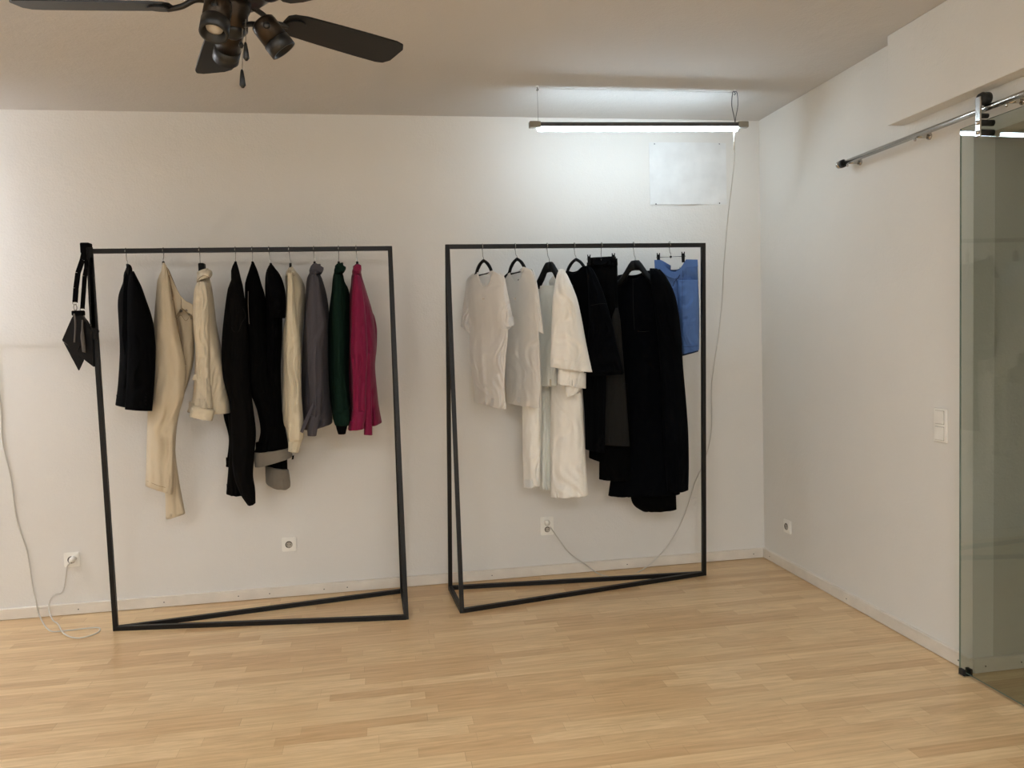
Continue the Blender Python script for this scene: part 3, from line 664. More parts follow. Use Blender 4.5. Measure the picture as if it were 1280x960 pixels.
# 4 washed black trousers
t = garment('trousers', 'washed black trousers with raw fringe and stepped hems on left rack', 'trousers', atY(294, 327, Yc))
part('near_leg', drape([(293.5, 327, 295.5), (289, 336, 298.5), (288.6, 351, 302), (285, 359, 304), (280.5, 389, 308), (277, 430, 311), (278, 470, 312.5), (287, 505, 316), (289, 540, 320), (290, 570, 318), (292, 595, 316.5), (300, 618, 319, 612), (309.4, 632, 319.5, 629)],
     4.36, [.012, .03, .05, .07, .09, .10, .10, .09, .08, .08, .07, .06, .05], seed=31, creases=[([(300, 400), (304, 450), (301, 520), (305, 590)], 0.016, 3), ([(290, 420), (296, 480)], 0.01, 3)], fold=(.010, 1.5)), 'blk3', t, True)
part('far_leg', drape([(286, 400, 304), (281, 450, 306), (283, 500, 306), (287, 545, 304), (285.5, 584, 303), (282.8, 618.3, 304.7, 619.6)], 4.50, .07, seed=32, fold=(.008, 1.5)), 'blk3', t, True)
part('side_panel', drape([(284, 440, 296), (281, 500, 296), (279.4, 520, 297), (286, 549, 298), (282.2, 583.6, 297, 585)], 4.60, .03, seed=33, fold=(.004, 1.5)), 'blk2', t, True)
part('frayed_pocket_edge', pxtube([(289.5, 409, 4.27), (292, 414, 4.265), (298, 414.5, 4.262), (302, 404, 4.262), (307, 395, 4.27), (303.5, 385, 4.27)], .0013), 'charcoal', t)

# 5 black jeans with grey turn-ups
t = garment('jeans', 'black jeans with two wide grey turn-ups on the left rack', 'trousers', atY(315.5, 327, Yc))
nl = part('near_leg', drape([(314.8, 327, 317), (311, 338, 322), (306, 355, 327), (306, 372, 331.5), (307, 410, 333), (308, 450, 336), (311, 486, 342), (317, 502, 348), (322, 517, 353), (325.5, 542, 358), (318, 566, 361, 560.5)],
     4.41, [.012, .04, .07, .09, .10, .10, .10, .09, .085, .08, .075], seed=41, creases=[([(318, 360), (320, 430), (330, 500)], 0.014, 3)], fold=(.008, 1.5)), 'blk2', t, True)
part('turn_up', drape([(316.3, 566.8, 360.5, 560.5), (316.2, 568, 362.5, 561.5), (317.5, 577, 365.2, 567), (318.8, 585, 365.8, 571.5)], 4.40, .085, seed=42, fold=(.005, 1.1), lev=14), 'cuffgrey', nl, True)
fl_ = part('far_leg', drape([(325, 470, 345), (328, 520, 352), (331, 560, 358, 557), (332, 585, 359.5, 588)], 4.56, .055, seed=43, fold=(.006, 1.5)), 'blk2', t, True)
part('turn_up', drape([(332, 582.6, 359.8, 587.2), (331.6, 584, 361, 588.6), (331.8, 596, 362.6, 600), (333, 605.5, 363, 609), (340, 610, 358, 612.5)], 4.555, [.06, .065, .065, .06, .05], seed=44, fold=(.006, 1.1), lev=18), 'cuffgrey', fl_, True)
part('zip', pxtube([(310.2, 364, 4.325), (310.3, 385, 4.315), (311.5, 405, 4.31)], .0018), 'suede', t)
part('back_flap_loop', pxslab([(365.5, 569.5), (367.6, 569), (367, 574), (364.5, 574.5)], 4.37, .004), 'blk2', t)

# 6 black short-sleeved top
t = garment('top', 'black short-sleeved top between the turned-up jeans and cream sweatshirt', 'top', atY(338.5, 329, Yc))
part('body', drape([(337.5, 329.5, 339.8), (333.5, 336, 345), (331.5, 345, 350), (331.2, 357, 352.5), (331.5, 380, 353), (331, 420, 352.8), (330.5, 460, 351), (331, 500, 352), (330, 532, 354, 534)],
     Yc + .04, [.03, .09, .13, .16, .17, .17, .17, .16, .16], seed=51, creases=[([(340, 350), (341, 430), (340, 520)], 0.012, 3)], fold=(.009, 2)), 'blk', t, True)
part('sleeve', drape([(335, 334, 343), (333.5, 342, 349.5), (334, 352, 353.8), (334.5, 366, 357), (336, 380, 357.2), (337, 397, 356.6, 397.3)], 4.31, [.02, .045, .06, .065, .065, .065], seed=52, fold=(.006, 1.5)), 'blk', t, True)

# 7 cream sweatshirt
t = garment('sweatshirt', 'cream sweatshirt with ribbed cuff hanging beside the slate grey shirt', 'sweater', atY(363, 330, Yc))
part('body', drape([(361, 333.5, 366), (357.5, 340, 371), (356.5, 348, 376), (357.5, 360, 380.5), (357, 378, 381), (356, 397, 380), (353.6, 418, 378), (353, 461, 377), (352.5, 505, 376), (352.6, 528, 375), (358, 537, 374, 538)],
     Yc + .03, [.04, .08, .12, .16, .17, .17, .17, .17, .17, .16, .14], seed=61, creases=[([(372, 345), (377, 375), (379, 392)], 0.014, 3), ([(355, 420), (354.5, 520)], 0.008, 2)], fold=(.009, 1.5)), 'cream3', t, True)
sl = part('sleeve', drape([(360, 341, 364.5), (359.2, 349, 366.5), (358.6, 378, 369), (358, 395, 371.5), (357.5, 420, 375), (358, 460, 376.6), (359.4, 492, 377), (359.2, 524, 379.3), (359.8, 545, 380), (362, 551, 378)],
     4.28, [.015, .03, .045, .05, .055, .055, .055, .055, .05, .04], seed=62, creases=[([(368, 356), (370, 400), (370, 460), (369, 530)], 0.012, 3), ([(361.5, 350), (361, 420), (362.5, 500)], -0.012, 2)], fold=(.011, .9)), 'cream3', t, True)
part('cuff', drape([(361, 548, 378.5, 549), (361.5, 552, 377.5), (361, 558, 375.5), (360, 564.3, 373.4, 566)], 4.28, .036, seed=63, fold=(.003, 3), lev=14), 'cream3', sl, True)
part('far_sleeve', drape([(366, 341, 372), (367, 350, 378), (368, 362, 381.8), (369, 385, 381.8), (372, 396, 380.8, 397.5)], 4.62, .05, seed=64, fold=(.006, 1.5)), 'cream3', t, True)
part('neck_rib', pxtube([(359, 345, 4.34), (359, 340, 4.36), (361.5, 337.5, 4.36), (365.5, 339, 4.34), (367, 344, 4.36)], .0055), 'cream3', t, True)

# 8 slate grey shirt
t = garment('shirt', 'slate grey long-sleeved shirt between cream sweatshirt and green shirt', 'shirt', atY(393, 328, Yc))
part('body', drape([(388.5, 337, 398), (385.5, 343, 400.5), (383.2, 350, 403.5), (382, 371, 409), (380.5, 395, 411.5), (378.8, 418, 411), (377.3, 461, 411), (376.8, 500, 413), (378.5, 524, 415.6), (380, 538, 415.5, 529.5)],
     Yc + .04, [.05, .10, .14, .17, .18, .18, .18, .18, .17, .16], seed=71, creases=[([(404, 350), (408, 390), (407, 440), (411, 520)], 0.016, 3), ([(380, 430), (380, 520)], 0.01, 2)], fold=(.012, 2)), 'greyshirt', t, True)
sl = part('sleeve', drape([(389.5, 343, 396), (387, 351, 399), (385, 371, 402), (382.5, 395, 406.5), (382, 406, 407.6), (382.5, 420, 405.3), (383.5, 440, 403.5), (385, 470, 403.8), (387, 489, 403.8), (387.5, 510, 401.5), (386, 525, 400)],
     4.28, [.015, .035, .05, .055, .06, .055, .05, .05, .05, .045, .045], seed=72, creases=[([(391, 347), (392, 385), (389, 430), (390, 480)], 0.012, 2.5), ([(395, 372), (401, 392), (407, 407)], 0.014, 2.2), ([(407, 407), (401, 425), (399, 450)], 0.014, 2.2), ([(396, 430), (399, 480)], -0.01, 2)], fold=(.012, 1)), 'greyshirt', t, True)
part('cuff', drape([(386, 519, 401), (384.8, 526, 399), (384, 536, 397), (384.4, 545, 395.4)], 4.275, [.045, .042, .038, .034], seed=73, fold=(.003, 1), lev=14), 'greyshirt', sl, True)
part('sleeve_placket', pxslab([(391.5, 502), (392.3, 505), (386, 524), (378.5, 541.8), (375.2, 539.5), (380, 526)], 4.215, .004), 'greyshirt', t)
part('collar', drape([(390.5, 330, 396, 329), (388, 333, 400.5, 331.5), (386.5, 338, 404.6, 335), (388, 344, 402, 341.3)], 4.39, [.05, .07, .08, .075], seed=74, fold=(.003, 1), lev=16), 'greyshirt', t, True)
part('collar_leaf', pxslab([(390.6, 331), (395.5, 329), (404.9, 334.6), (401.6, 341), (396.5, 338), (391, 337)], 4.305, .006, bev=.001), 'greyshirt', t)

# 9 bottle green shirt
t = garment('shirt', 'dark bottle green long-sleeved shirt beside the magenta shirt', 'shirt', atY(423, 328, Yc))
part('body', drape([(418.5, 337, 427), (416.5, 343, 429), (415.3, 352, 431), (414.5, 362, 436), (411.8, 383, 438), (410, 405, 438.5), (409.8, 440, 438), (411, 480, 438), (413.5, 505, 437), (416, 525, 436, 528)],
     Yc + .04, [.05, .10, .14, .17, .18, .18, .18, .18, .17, .16], seed=81, fold=(.010, 2)), 'green', t, True)
sl = part('sleeve', drape([(419, 343, 425), (417.5, 351, 427), (416, 371, 428.5), (415, 395, 430), (416, 420, 431), (417, 440, 431.5), (417.5, 477, 432.5), (418, 505, 436), (417.5, 518, 437)],
     4.28, [.015, .035, .05, .055, .055, .055, .05, .05, .05], seed=82, creases=[([(424, 350), (425, 400), (424, 450), (428, 508)], 0.012, 2.5), ([(419, 380), (420, 440)], 0.008, 2)], fold=(.012, 1)), 'green', t, True)
part('cuff', drape([(417, 512, 437), (416.4, 518, 437.6), (416.8, 526, 437.2), (418.8, 532, 436)], 4.275, .05, seed=83, fold=(.004, 1.5), lev=14), 'green', sl, True)
part('cuff_inside', drape([(419, 529, 435.5), (420.5, 536, 433.5), (422.7, 543, 432, 542.5)], 4.30, .035, seed=84, fold=(.003, 1), lev=10), 'darkin', sl, True)
part('collar', drape([(420.5, 330, 426, 329), (418.8, 333, 429, 331), (417.5, 338, 432.3, 334.2), (418.5, 343.5, 430, 339.5)], 4.39, [.05, .07, .08, .075], seed=85, fold=(.003, 1), lev=16), 'green', t, True)
part('collar_leaf', pxslab([(420.5, 330.5), (424, 329.5), (432.7, 333.8), (430, 339.4), (426, 337.5), (420.5, 337)], 4.305, .006, bev=.001), 'green', t)

# 10 magenta shirt
t = garment('shirt', 'magenta satin long-sleeved shirt hanging at right end of left rack', 'shirt', atY(446.5, 328, Yc))
part('body', drape([(441.5, 337, 451), (439.2, 345, 452.5), (438.6, 355, 455.5), (436.6, 368, 459.5), (435, 391, 466), (434.3, 418, 469.5), (434, 440, 470), (433.6, 460, 469), (434.5, 484, 471), (437, 508, 473.6), (435, 538.5, 477.4, 529)],
     Yc + .04, [.05, .10, .14, .17, .18, .18, .18, .18, .18, .17, .16], seed=91, creases=[([(455, 352), (459, 385), (461, 420), (460, 470), (466, 520)], 0.022, 2.4), ([(463, 372), (466, 410), (465, 450)], 0.014, 2), ([(470, 460), (472, 520)], 0.01, 2.5)], fold=(.016, 2.4)), 'magenta', t, True)
sl = part('sleeve', drape([(442.5, 343, 449), (441, 352, 451.5), (439.5, 371, 454.5), (438.5, 395, 457.5), (437.8, 420, 459), (437.5, 440, 459.5), (439.5, 480, 458), (440.5, 508, 457.5), (440, 520, 457)],
     4.28, [.015, .035, .05, .055, .055, .055, .05, .05, .05], seed=92, creases=[([(446, 350), (446, 400), (449, 450), (450, 500)], 0.018, 2.2), ([(441, 390), (442, 460)], 0.012, 2), ([(454, 370), (455, 430), (453, 490)], -0.01, 2)], fold=(.014, 1.1)), 'magenta', t, True)
part('cuff', drape([(440, 514, 457), (439.5, 519, 457.2), (438.5, 529, 455.5), (436, 538.5, 454.5, 536.5)], 4.275, .048, seed=93, creases=[([(449, 514), (448, 536)], 0.01, 2)], fold=(.004, 1.5), lev=14), 'magenta', sl, True)
part('front_placket', drape([(455, 440, 463), (456, 480, 464), (455.5, 515, 465), (454.8, 543.6, 465.6, 544)], 4.30, .02, seed=94, fold=(.004, 1), lev=24), 'magenta', t, True)
part('collar', drape([(443.5, 330.5, 449, 330), (441.5, 334, 451, 331.5), (440, 339, 451.8, 336), (441, 344, 450.5, 342)], 4.39, [.05, .07, .08, .075], seed=95, fold=(.003, 1), lev=16), 'magenta', t, True)
part('collar_leaf', pxslab([(443, 333), (446, 330.5), (451.4, 331.3), (451.8, 336), (448, 339), (442, 338)], 4.305, .006, bev=.001), 'magenta', t)
part('far_sleeve', drape([(459, 388, 464), (459.5, 395, 468), (461, 408, 470.8), (462, 420, 471.4), (462, 440, 470.5), (461, 453, 468)], 4.60, .04, seed=96, fold=(.008, 1.2)), 'magenta', t, True)

# bag over the left end of the rack
t = garment('shoulder_bag', 'dark brown folded leather bag strapped over left end of rack', 'bag', atY(108, 312, Yc))
Yb = 4.415
part('bag_body', pxslab([(91, 397), (98, 388), (104, 394), (108, 402), (117, 414), (118.6, 459), (92.5, 439), (86, 430), (78.4, 426)], Yb, .035, bev=.004), 'leather', t)
part('lower_panel', pxslab([(79.5, 427.5), (92.5, 439), (105, 450), (98.6, 463.4), (90, 447)], Yb + .02, .012, bev=.002), 'leather', t)
part('side_panel', pxslab([(117, 406), (124, 413.5), (121, 421), (118, 425)], Yb + .01, .02, bev=.003), 'leather', t)
part('flap', pxslab([(99, 392), (106, 398), (104.5, 420), (97, 441), (93.5, 438), (96, 414)], Yb - .026, .010, bev=.002), 'leather', t)
def strap(pts, w, par, name='strap', mat='webbing'):
    bm_ = bmesh.new()
    for (xa, ya), (xb, yb) in zip(pts, pts[1:]):
        beam(atY(xa, ya, Yb - .01), atY(xb, yb, Yb - .01), w, .004, .0008, bm_, up=Vector((0, 1, 0)))
    return part(name, bm_, mat, par)
strap([(106.5, 308), (103, 325), (97.5, 341), (95, 360), (93.8, 378)], .026, t)
strap([(109, 309), (108, 335), (106, 345), (104.5, 365), (103, 386)], .022, t)
strap([(111.5, 309), (113.2, 335), (114.8, 370), (116.8, 406), (118.5, 425)], .034, t, 'wide_strap', 'leather')
strap([(113.5, 310), (114, 345), (116, 380), (117, 410)], .02, t, 'back_strap')
Lp = atY(108.5, 310, Yc)
part('strap_wrap', box(Lp.x - .024, Lp.x + .022, 4.408, 4.462, Lp.z - .03, Lp.z + .025, .006), 'webbing', t)
for x_, y_ in ((93.6, 379), (103, 387)):
    c_ = atY(x_, y_, Yb - .012)
    part('strap_ring', tube([c_ + Vector((.012 * math.cos(a_), 0, .006 * math.sin(a_))) for a_ in [i * math.pi / 6 for i in range(13)]], .0016, 6, 1), 'hook', t)
    part('swivel_clasp', tube([c_ + Vector((.008 * math.cos(a_), 0, -.022 + .016 * math.sin(a_))) for a_ in [i * math.pi / 6 for i in range(13)]], .0024, 6, 1), 'hook', t, True)
part('knot', box(atY(92, 391, Yb).x, atY(107, 391, Yb).x, Yb - .035, Yb + .0, atY(95, 395, Yb).z, atY(95, 388.5, Yb).z, .006), 'webbing', t)
part('pull_cord', pxtube([(92.5, 392, Yb - .04), (94, 402, Yb - .042), (94, 414, Yb - .042), (93, 428, Yb - .042)], .0045), 'suede', t, True)
part('tassel', drape([(102, 400, 104), (101.5, 412, 104.5), (100.6, 422, 106), (103, 440, 107.5, 441)], Yb - .045, .008, seed=5, fold=(.001, 2), lev=16, n=24), 'suede', t, True)

# ------------------------------------------------------------------ RIGHT RACK
Yr = 4.44; kT = -.17
def tee(tag_label, body, lsl, rsl, neck, ribs, loc, seed, k, folds=()):
    t = garment('t_shirt', tag_label, 't-shirt', loc, None)
    part('body', drape(body, Yr - .03, [.025, .045, .05, .052, .055] + [.055] * (len(body) - 5), k=k, seed=seed, fold=(.014, 2.2), creases=folds, neck=neck, opentop=True, n=120, lev=90), 'tee', t, True)
    for nm, s_, yo in (('left_sleeve', lsl, Yr - k), ('right_sleeve', rsl, Yr + k)):
        if s_: part('sleeve', drape(s_, yo, [.01, .03, .035, .04] + [.045] * (len(s_) - 4), k=k * .15, seed=seed + 3, fold=(.010, 1.5)), 'tee', t, True)
    if ribs: part('neck_rib', tube(ribs, .0055, 8, 6), 'teeedge', t, True)
    return t
def pk(px, py, k, xc, hw, off=0): return atY(px, py, Yr + k * (px - xc) / hw + off)
t = tee('white t-shirt hanging first from the left on the right rack',
        [(596, 339.3, 616, 338.2), (590, 342.5, 622, 341.3), (586, 347, 627, 345.5), (584.5, 355, 630, 355), (585, 375, 632, 378), (586, 400, 634, 402), (587, 420, 634.5, 420), (587.2, 441, 633, 440), (589, 459, 632, 456), (592, 483, 630.5, 485), (593, 502, 633.4, 512)],
        [(587, 345, 591), (583.5, 350, 592), (582, 360, 592.5), (579, 382, 592), (576, 407.5, 590.5, 420)],
        [(622, 341.5, 626), (621, 346, 630.5), (621, 362, 634), (622, 385, 638.5), (623.5, 412, 643.3, 407)], (606, 9.5, .083, .022), None, atY(605, 340, Yr), 101, kT, [([(593, 372), (594, 430), (597, 495)], .018, 2), ([(599, 378), (600, 440), (602, 500)], -.012, 1.8), ([(610, 380), (611, 440), (612, 500)], .014, 2.2), ([(620, 372), (621, 430), (620, 500)], -.016, 2), ([(625, 385), (627, 450), (626, 505)], .018, 1.8)])
part('neck_rib', tube([pk(x_, y_, kT, 608, 22, -.083) for x_, y_ in ((597, 340.5), (598.2, 348), (602, 356.5), (606.5, 359.5), (611, 356), (614.5, 348), (615.5, 339.5))], .0045, 8, 6), 'teeedge', t, True)
part('neck_label', pxslab([(609.5, 350.5), (611.8, 349), (611.8, 353), (609.8, 354)], Yr + .02, .002), 'blacklab', t)
part('hang_tag', pxslab([(602, 374), (613, 379), (613.5, 420), (609, 420), (602.5, 404)], Yr + .004, .003), 'tag', t)
part('chest_print', pxslab([(602.5, 372.5), (609.5, 372.5), (609.5, 374.3), (602.5, 374.3)], Yr - .068, .0012), 'print_', t)
part('sleeve_hem', pxtube([(624.6, 409, 4.22), (630, 412.5, 4.215), (636, 411, 4.215), (642.6, 404, 4.22)], .0016), 'teeedge', t, True)
t = tee('second white t-shirt from the left, overlapped by the first and next to ivory dress',
        [(636, 340.3, 655, 333.6), (631, 343, 662, 336.3), (629.5, 346, 666, 340), (628, 353, 669, 350), (628, 371, 671, 371), (629, 400, 672, 402), (630, 424, 674, 424), (631, 450, 675.5, 455), (632, 475, 676, 475), (633, 503.5, 674.6, 510)],
        None, [(660, 336, 665), (660.5, 341, 668.5), (661.5, 352, 671), (663, 371, 674.5), (665, 395, 677.5), (666.5, 411, 679.4, 417.5)], (645.3, 9, .085, .024), None, atY(646, 338, Yr), 111, kT, [([(639, 380), (640, 440), (641, 498)], .014, 2.2), ([(655, 370), (656, 430), (655, 500)], -.014, 2.4), ([(664, 400), (668, 450), (665, 500)], .018, 2), ([(671, 420), (672, 470)], -.012, 2)])
part('neck_rib', tube([pk(x_, y_, kT, 651, 22, -.083) for x_, y_ in ((637, 341.5), (638.5, 350), (642, 357), (646, 358), (650.5, 352), (653, 344), (654, 336))], .0045, 8, 6), 'teeedge', t, True)
part('neck_label', pxslab([(641, 355.3), (643.5, 354.6), (648, 353.8), (645.5, 356.6), (642.5, 356.8)], Yr - .01, .002), 'blacklab', t)
part('size_label', pxslab([(647.4, 349.5), (649, 348), (649, 351.5), (647.6, 352)], Yr + .02, .002), 'blacklab', t)
part('chest_print', pxslab([(642.5, 372), (646, 372), (646, 374.5), (642.5, 374.5)], Yr - .045, .0012), 'print_', t)

# ivory dress with cape sleeves
t = garment('dress', 'long ivory dress with wide layered sleeve and open pleated skirt', 'dress', atY(688, 335, Yr))
part('bodice', drape([(674.8, 357.5, 700, 357), (674, 370, 699), (674, 400, 697), (674, 440, 696), (674.5, 482, 696)], Yr + .02, [.04, .05, .05, .05, .05], k=-.06, seed=121, fold=(.006, 1.5), opentop=True), 'ivory2', t, True)
part('left_shoulder', drape([(673.5, 352, 677), (672.5, 357, 677.5), (672.5, 372, 677), (674, 392, 677)], Yr + .14, .03, seed=122, fold=(.004, 1), lev=20), 'ivory', t, True)
part('collar', drape([(696, 337.5, 706), (692, 344, 708), (686, 352, 708), (688, 358, 706)], Yr + .06, [.02, .03, .03, .03], k=-.05, seed=123, fold=(.003, 1), lev=18), 'ivory', t, True)
part('collar_back', pxslab([(683, 357), (687, 350), (694, 345), (700, 346), (698, 356), (692, 357.3)], Yr + .13, .006), 'ivory2', t)
sl = part('sleeve', drape([(699, 336.5, 704.5), (696, 343, 709), (694, 352, 713.3), (692.5, 362, 717.5), (690.5, 376, 722.3), (689.5, 400, 727.5), (688.8, 425, 732), (688.5, 445, 736), (688.2, 459, 740.6, 465.5)],
     4.22, [.02, .05, .07, .085, .09, .09, .09, .085, .08], k=-.02, seed=124, creases=[([(703, 357), (697, 385), (693, 420), (691, 455)], -0.02, 3), ([(708, 358), (703, 385), (698, 425)], 0.012, 3.5), ([(716, 365), (722, 410), (728, 452)], 0.01, 4)], fold=(.014, 1.0)), 'ivory', t, True)
part('sleeve_hem_seam', pxtube([(689, 448.5, 4.125), (700, 449.5, 4.118), (715, 451, 4.118), (728, 452.5, 4.125), (737, 454, 4.16)], .0010), 'ivory2', sl, True)
part('inner_sleeve', drape([(697, 452, 735), (697.5, 462, 733), (697, 480, 732.5, 486)], 4.255, .055, k=.0, seed=125, fold=(.010, 1.2), lev=24), 'ivory', sl, True)
part('sleeve_lining', drape([(703, 478, 730), (706, 484, 728), (708, 497, 723, 491)], 4.27, .04, seed=126, fold=(.006, 1.5), lev=16), 'ivory', sl, True)
part('skirt_panel_left', drape([(653, 470, 677), (652.8, 505, 677), (653.2, 540, 676), (653.6, 575, 675.5), (654.6, 610, 675, 607.5)], 4.50, .05, k=-.03, seed=127, creases=[([(662, 505), (661, 560), (663, 608)], 0.012, 4)], fold=(.014, 1.0)), 'ivory', t, True)
part('skirt_pleat', drape([(676.5, 478, 690), (676, 520, 690), (675.5, 560, 690), (674.6, 611.5, 689.5, 612.5)], 4.55, .02, k=-.01, seed=128, fold=(.012, 3.2)), 'ivory2', t, True)
part('skirt_panel_right', drape([(688.5, 466, 724), (688.3, 490, 727.5), (688.3, 520, 729), (688.2, 560, 731.5), (688.3, 590, 733.2), (688.4, 620.5, 735, 618), ], 4.42, [.05, .06, .065, .07, .07, .07], k=-.06, seed=129, creases=[([(704, 500), (703, 560), (705, 615)], 0.01, 5), ([(724, 500), (728, 560), (730, 615)], 0.016, 2)], fold=(.012, 1.3)), 'ivory', t, True)
part('skirt_seam', pxtube([(724, 492, 4.33), (726.5, 540, 4.32), (729, 580, 4.315), (730, 618, 4.315)], .0012), 'ivory2', t, True)
part('belt_loop', pxslab([(687, 474), (689, 474), (689, 483), (687, 483)], 4.36, .004), 'cream2', t)

# black wide-sleeved top
t = garment('top', 'black wide-sleeved top hanging beside the ivory dress', 'top', atY(722, 333, Yr))
part('body', drape([(707, 340, 734, 332), (706, 344, 740, 336.5), (709, 355, 746, 347), (714, 380, 752, 372), (720, 420, 756, 415), (726, 465, 758, 465), (730, 510, 757), (731.8, 561, 756, 565)],
     Yr - .045, [.02, .045, .055, .06, .06, .06, .06, .06], k=-.14, seed=131, fold=(.010, 1.8), neck=(718, 10, .045, .03), opentop=True), 'navy', t, True)
part('sleeve', drape([(733, 332.5, 737), (733, 337, 741.5), (734, 347, 747), (735, 362, 753), (735.5, 380, 759), (736, 405, 765.5), (734, 430, 771), (731, 450, 776), (729, 466, 780, 465)],
     4.25, [.015, .035, .05, .06, .065, .07, .07, .07, .065], seed=132, creases=[([(748, 370), (752, 420), (750, 462)], 0.012, 4)], fold=(.012, 1.2)), 'navy', t, True)
part('sleeve_hem', drape([(734, 463, 778.5, 462), (735, 466.5, 779.7, 465.5), (737, 470, 779, 468)], 4.26, .055, seed=133, fold=(.003, 1), lev=10), 'navy', t, True)
part('dropped_shoulder_seam', pxtube([(738, 382, 4.18), (745, 380.5, 4.17), (753, 379.5, 4.18), (759, 380, 4.22)], .0012), 'charcoal', t, True)

# black trousers on a clip hanger
t = garment('trousers', 'high-waisted black trousers clipped by the waistband with charcoal front panel', 'trousers', atY(752, 328, Yr))
part('waistband', drape([(733.5, 328.5, 771.8, 323), (733.5, 333.5, 772.2, 331.5)], Yr + .02, .035, k=-.05, seed=141, fold=(.006, 1.4), lev=24, opentop=True, neck=(750, 14, .04, .015)), 'blk2', t, True)
part('seat', drape([(733.8, 332, 771.8, 331), (735, 345, 772), (738, 365, 771.5), (740, 385, 773), (742, 420, 777), (742, 460, 780), (740, 500, 784)], Yr + .03, [.035, .05, .06, .065, .065, .065, .06], k=-.05, seed=142, fold=(.012, 2.4)), 'blk2', t, True)
part('leg', drape([(737, 480, 764), (737, 530, 762), (736.2, 572.5, 756, 578)], Yr + .06, .05, seed=143, fold=(.006, 1.5)), 'blk2', t, True)
part('leg', drape([(750, 480, 785), (749.5, 540, 788), (748.8, 599.5, 790, 601.5)], Yr + .03, .05, seed=144, fold=(.006, 1.5)), 'blk2', t, True)
part('charcoal_panel', drape([(769.5, 385, 772.5), (765, 397, 775), (762, 420, 777), (759.5, 450, 779.5), (757.5, 470, 781), (756, 510, 784), (754.8, 556.5, 787.2, 558)], 4.355, [.008] + [.02] * 6, seed=145, fold=(.004, 1)), 'charcoal', t, True)

# long black dress
t = garment('dress', 'long black dress with cape sleeve and curved lower hem', 'dress', atY(796, 340, Yr))
part('bodice', drape([(772.5, 344, 825, 336.5), (771, 350, 833, 346), (770.5, 365, 840, 362), (771, 385, 844, 384), (773, 420, 847, 420), (774, 470, 850, 470), (773, 520, 852), (768, 565, 853), (760.3, 619, 850, 617)],
     Yr + .02, [.02, .05, .06, .07, .07, .07, .08, .08, .08], k=-.12, seed=151, creases=[([(800, 360), (805, 440), (806, 560)], 0.014, 4), ([(785, 380), (786, 500)], 0.012, 4)], fold=(.010, 2), neck=(792, 16, .055, .03), opentop=True), 'navy', t, True)
part('underskirt', drape([(786, 560, 845), (787, 600, 845), (788.5, 622, 845.2), (793, 632, 845.5), (803, 638.6, 845.7, 636.5)], Yr + .02, [.06, .06, .06, .06, .05], k=-.06, seed=152, fold=(.006, 2)), 'blk2', t, True)
part('sleeve', drape([(812, 335.5, 821), (812, 341, 829.5), (813, 350, 835.5), (815, 364, 842.3), (818, 384, 847.3), (822, 420, 851.5), (825, 460, 854), (827, 500, 857.5), (829, 540, 860.3), (831, 580, 861.2), (834, 614.5, 860.5, 613.5)],
     4.30, [.02, .05, .06, .065, .065, .065, .065, .065, .065, .065, .065], seed=153, fold=(.012, 1.4)), 'navy', t, True)
part('centre_seam', pxtube([(791, 348, 4.37), (791.5, 380, 4.36), (793, 412, 4.35)], .0012), 'charcoal', t, True)
part('pocket_welt', pxtube([(797, 414, 4.35), (804, 414.5, 4.345), (811, 414, 4.34)], .0012), 'charcoal', t, True)

# blue shorts
t = garment('shorts', 'blue satin shorts clipped at the right end of the right rack', 'shorts', atY(845, 324, Yr))
part('waistband', pxslab([(818, 325), (826, 325), (831, 333), (837, 338.5), (843, 340.5), (849, 337.5), (853.5, 331), (857.5, 324.3), (871.8, 324.5), (872.3, 333.5), (858.5, 333.5), (853, 342), (843.5, 348.5), (836, 346.5), (828, 340.5), (818.6, 336)], Yr - .012, .005), 'blue', t)
part('waistband_back', pxslab([(822, 325.5), (827, 325.5), (838.5, 332), (838, 340), (830, 338), (822, 333)], Yr + .07, .005), 'blue', t)
part('seat', drape([(818.6, 326, 872), (819, 333, 872.2), (820, 342, 872.5), (822, 360, 873.2), (824, 380, 874), (826, 392, 874)], Yr + .05, [.04, .045, .05, .055, .055, .05], seed=162, creases=[([(850, 336), (846, 350), (842, 366)], 0.016, 2.4), ([(835, 345), (840, 372)], 0.01, 3)], fold=(.014, 1.8), opentop=True, neck=(842, 16.5, .085, .05)), 'blue', t, True)
part('leg', drape([(846, 350, 872.8), (848, 380, 874), (850, 410, 874.2), (852.5, 443, 874, 437.5)], Yr + .0, [.03, .05, .055, .055], seed=163, creases=[([(853, 345), (853, 400), (853, 435)], 0.008, 1.8), ([(862, 340), (864, 380)], 0.008, 3)], fold=(.010, 1.1)), 'blue', t, True)
part('leg', drape([(824, 370, 850), (826, 400, 852), (829, 440, 853, 441)], Yr + .08, .05, seed=164, fold=(.008, 1.3)), 'blue', t, True)
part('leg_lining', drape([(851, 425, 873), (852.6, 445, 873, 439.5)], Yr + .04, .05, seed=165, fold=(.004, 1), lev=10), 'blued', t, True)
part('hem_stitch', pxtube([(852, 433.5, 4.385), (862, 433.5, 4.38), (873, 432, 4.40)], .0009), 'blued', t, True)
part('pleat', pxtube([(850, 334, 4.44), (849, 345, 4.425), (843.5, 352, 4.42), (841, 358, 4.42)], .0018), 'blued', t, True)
part('side_seam', pxtube([(853.5, 335, 4.43), (853, 360, 4.40), (852.5, 400, 4.385), (852.5, 432, 4.385)], .0009), 'blued', t, True)

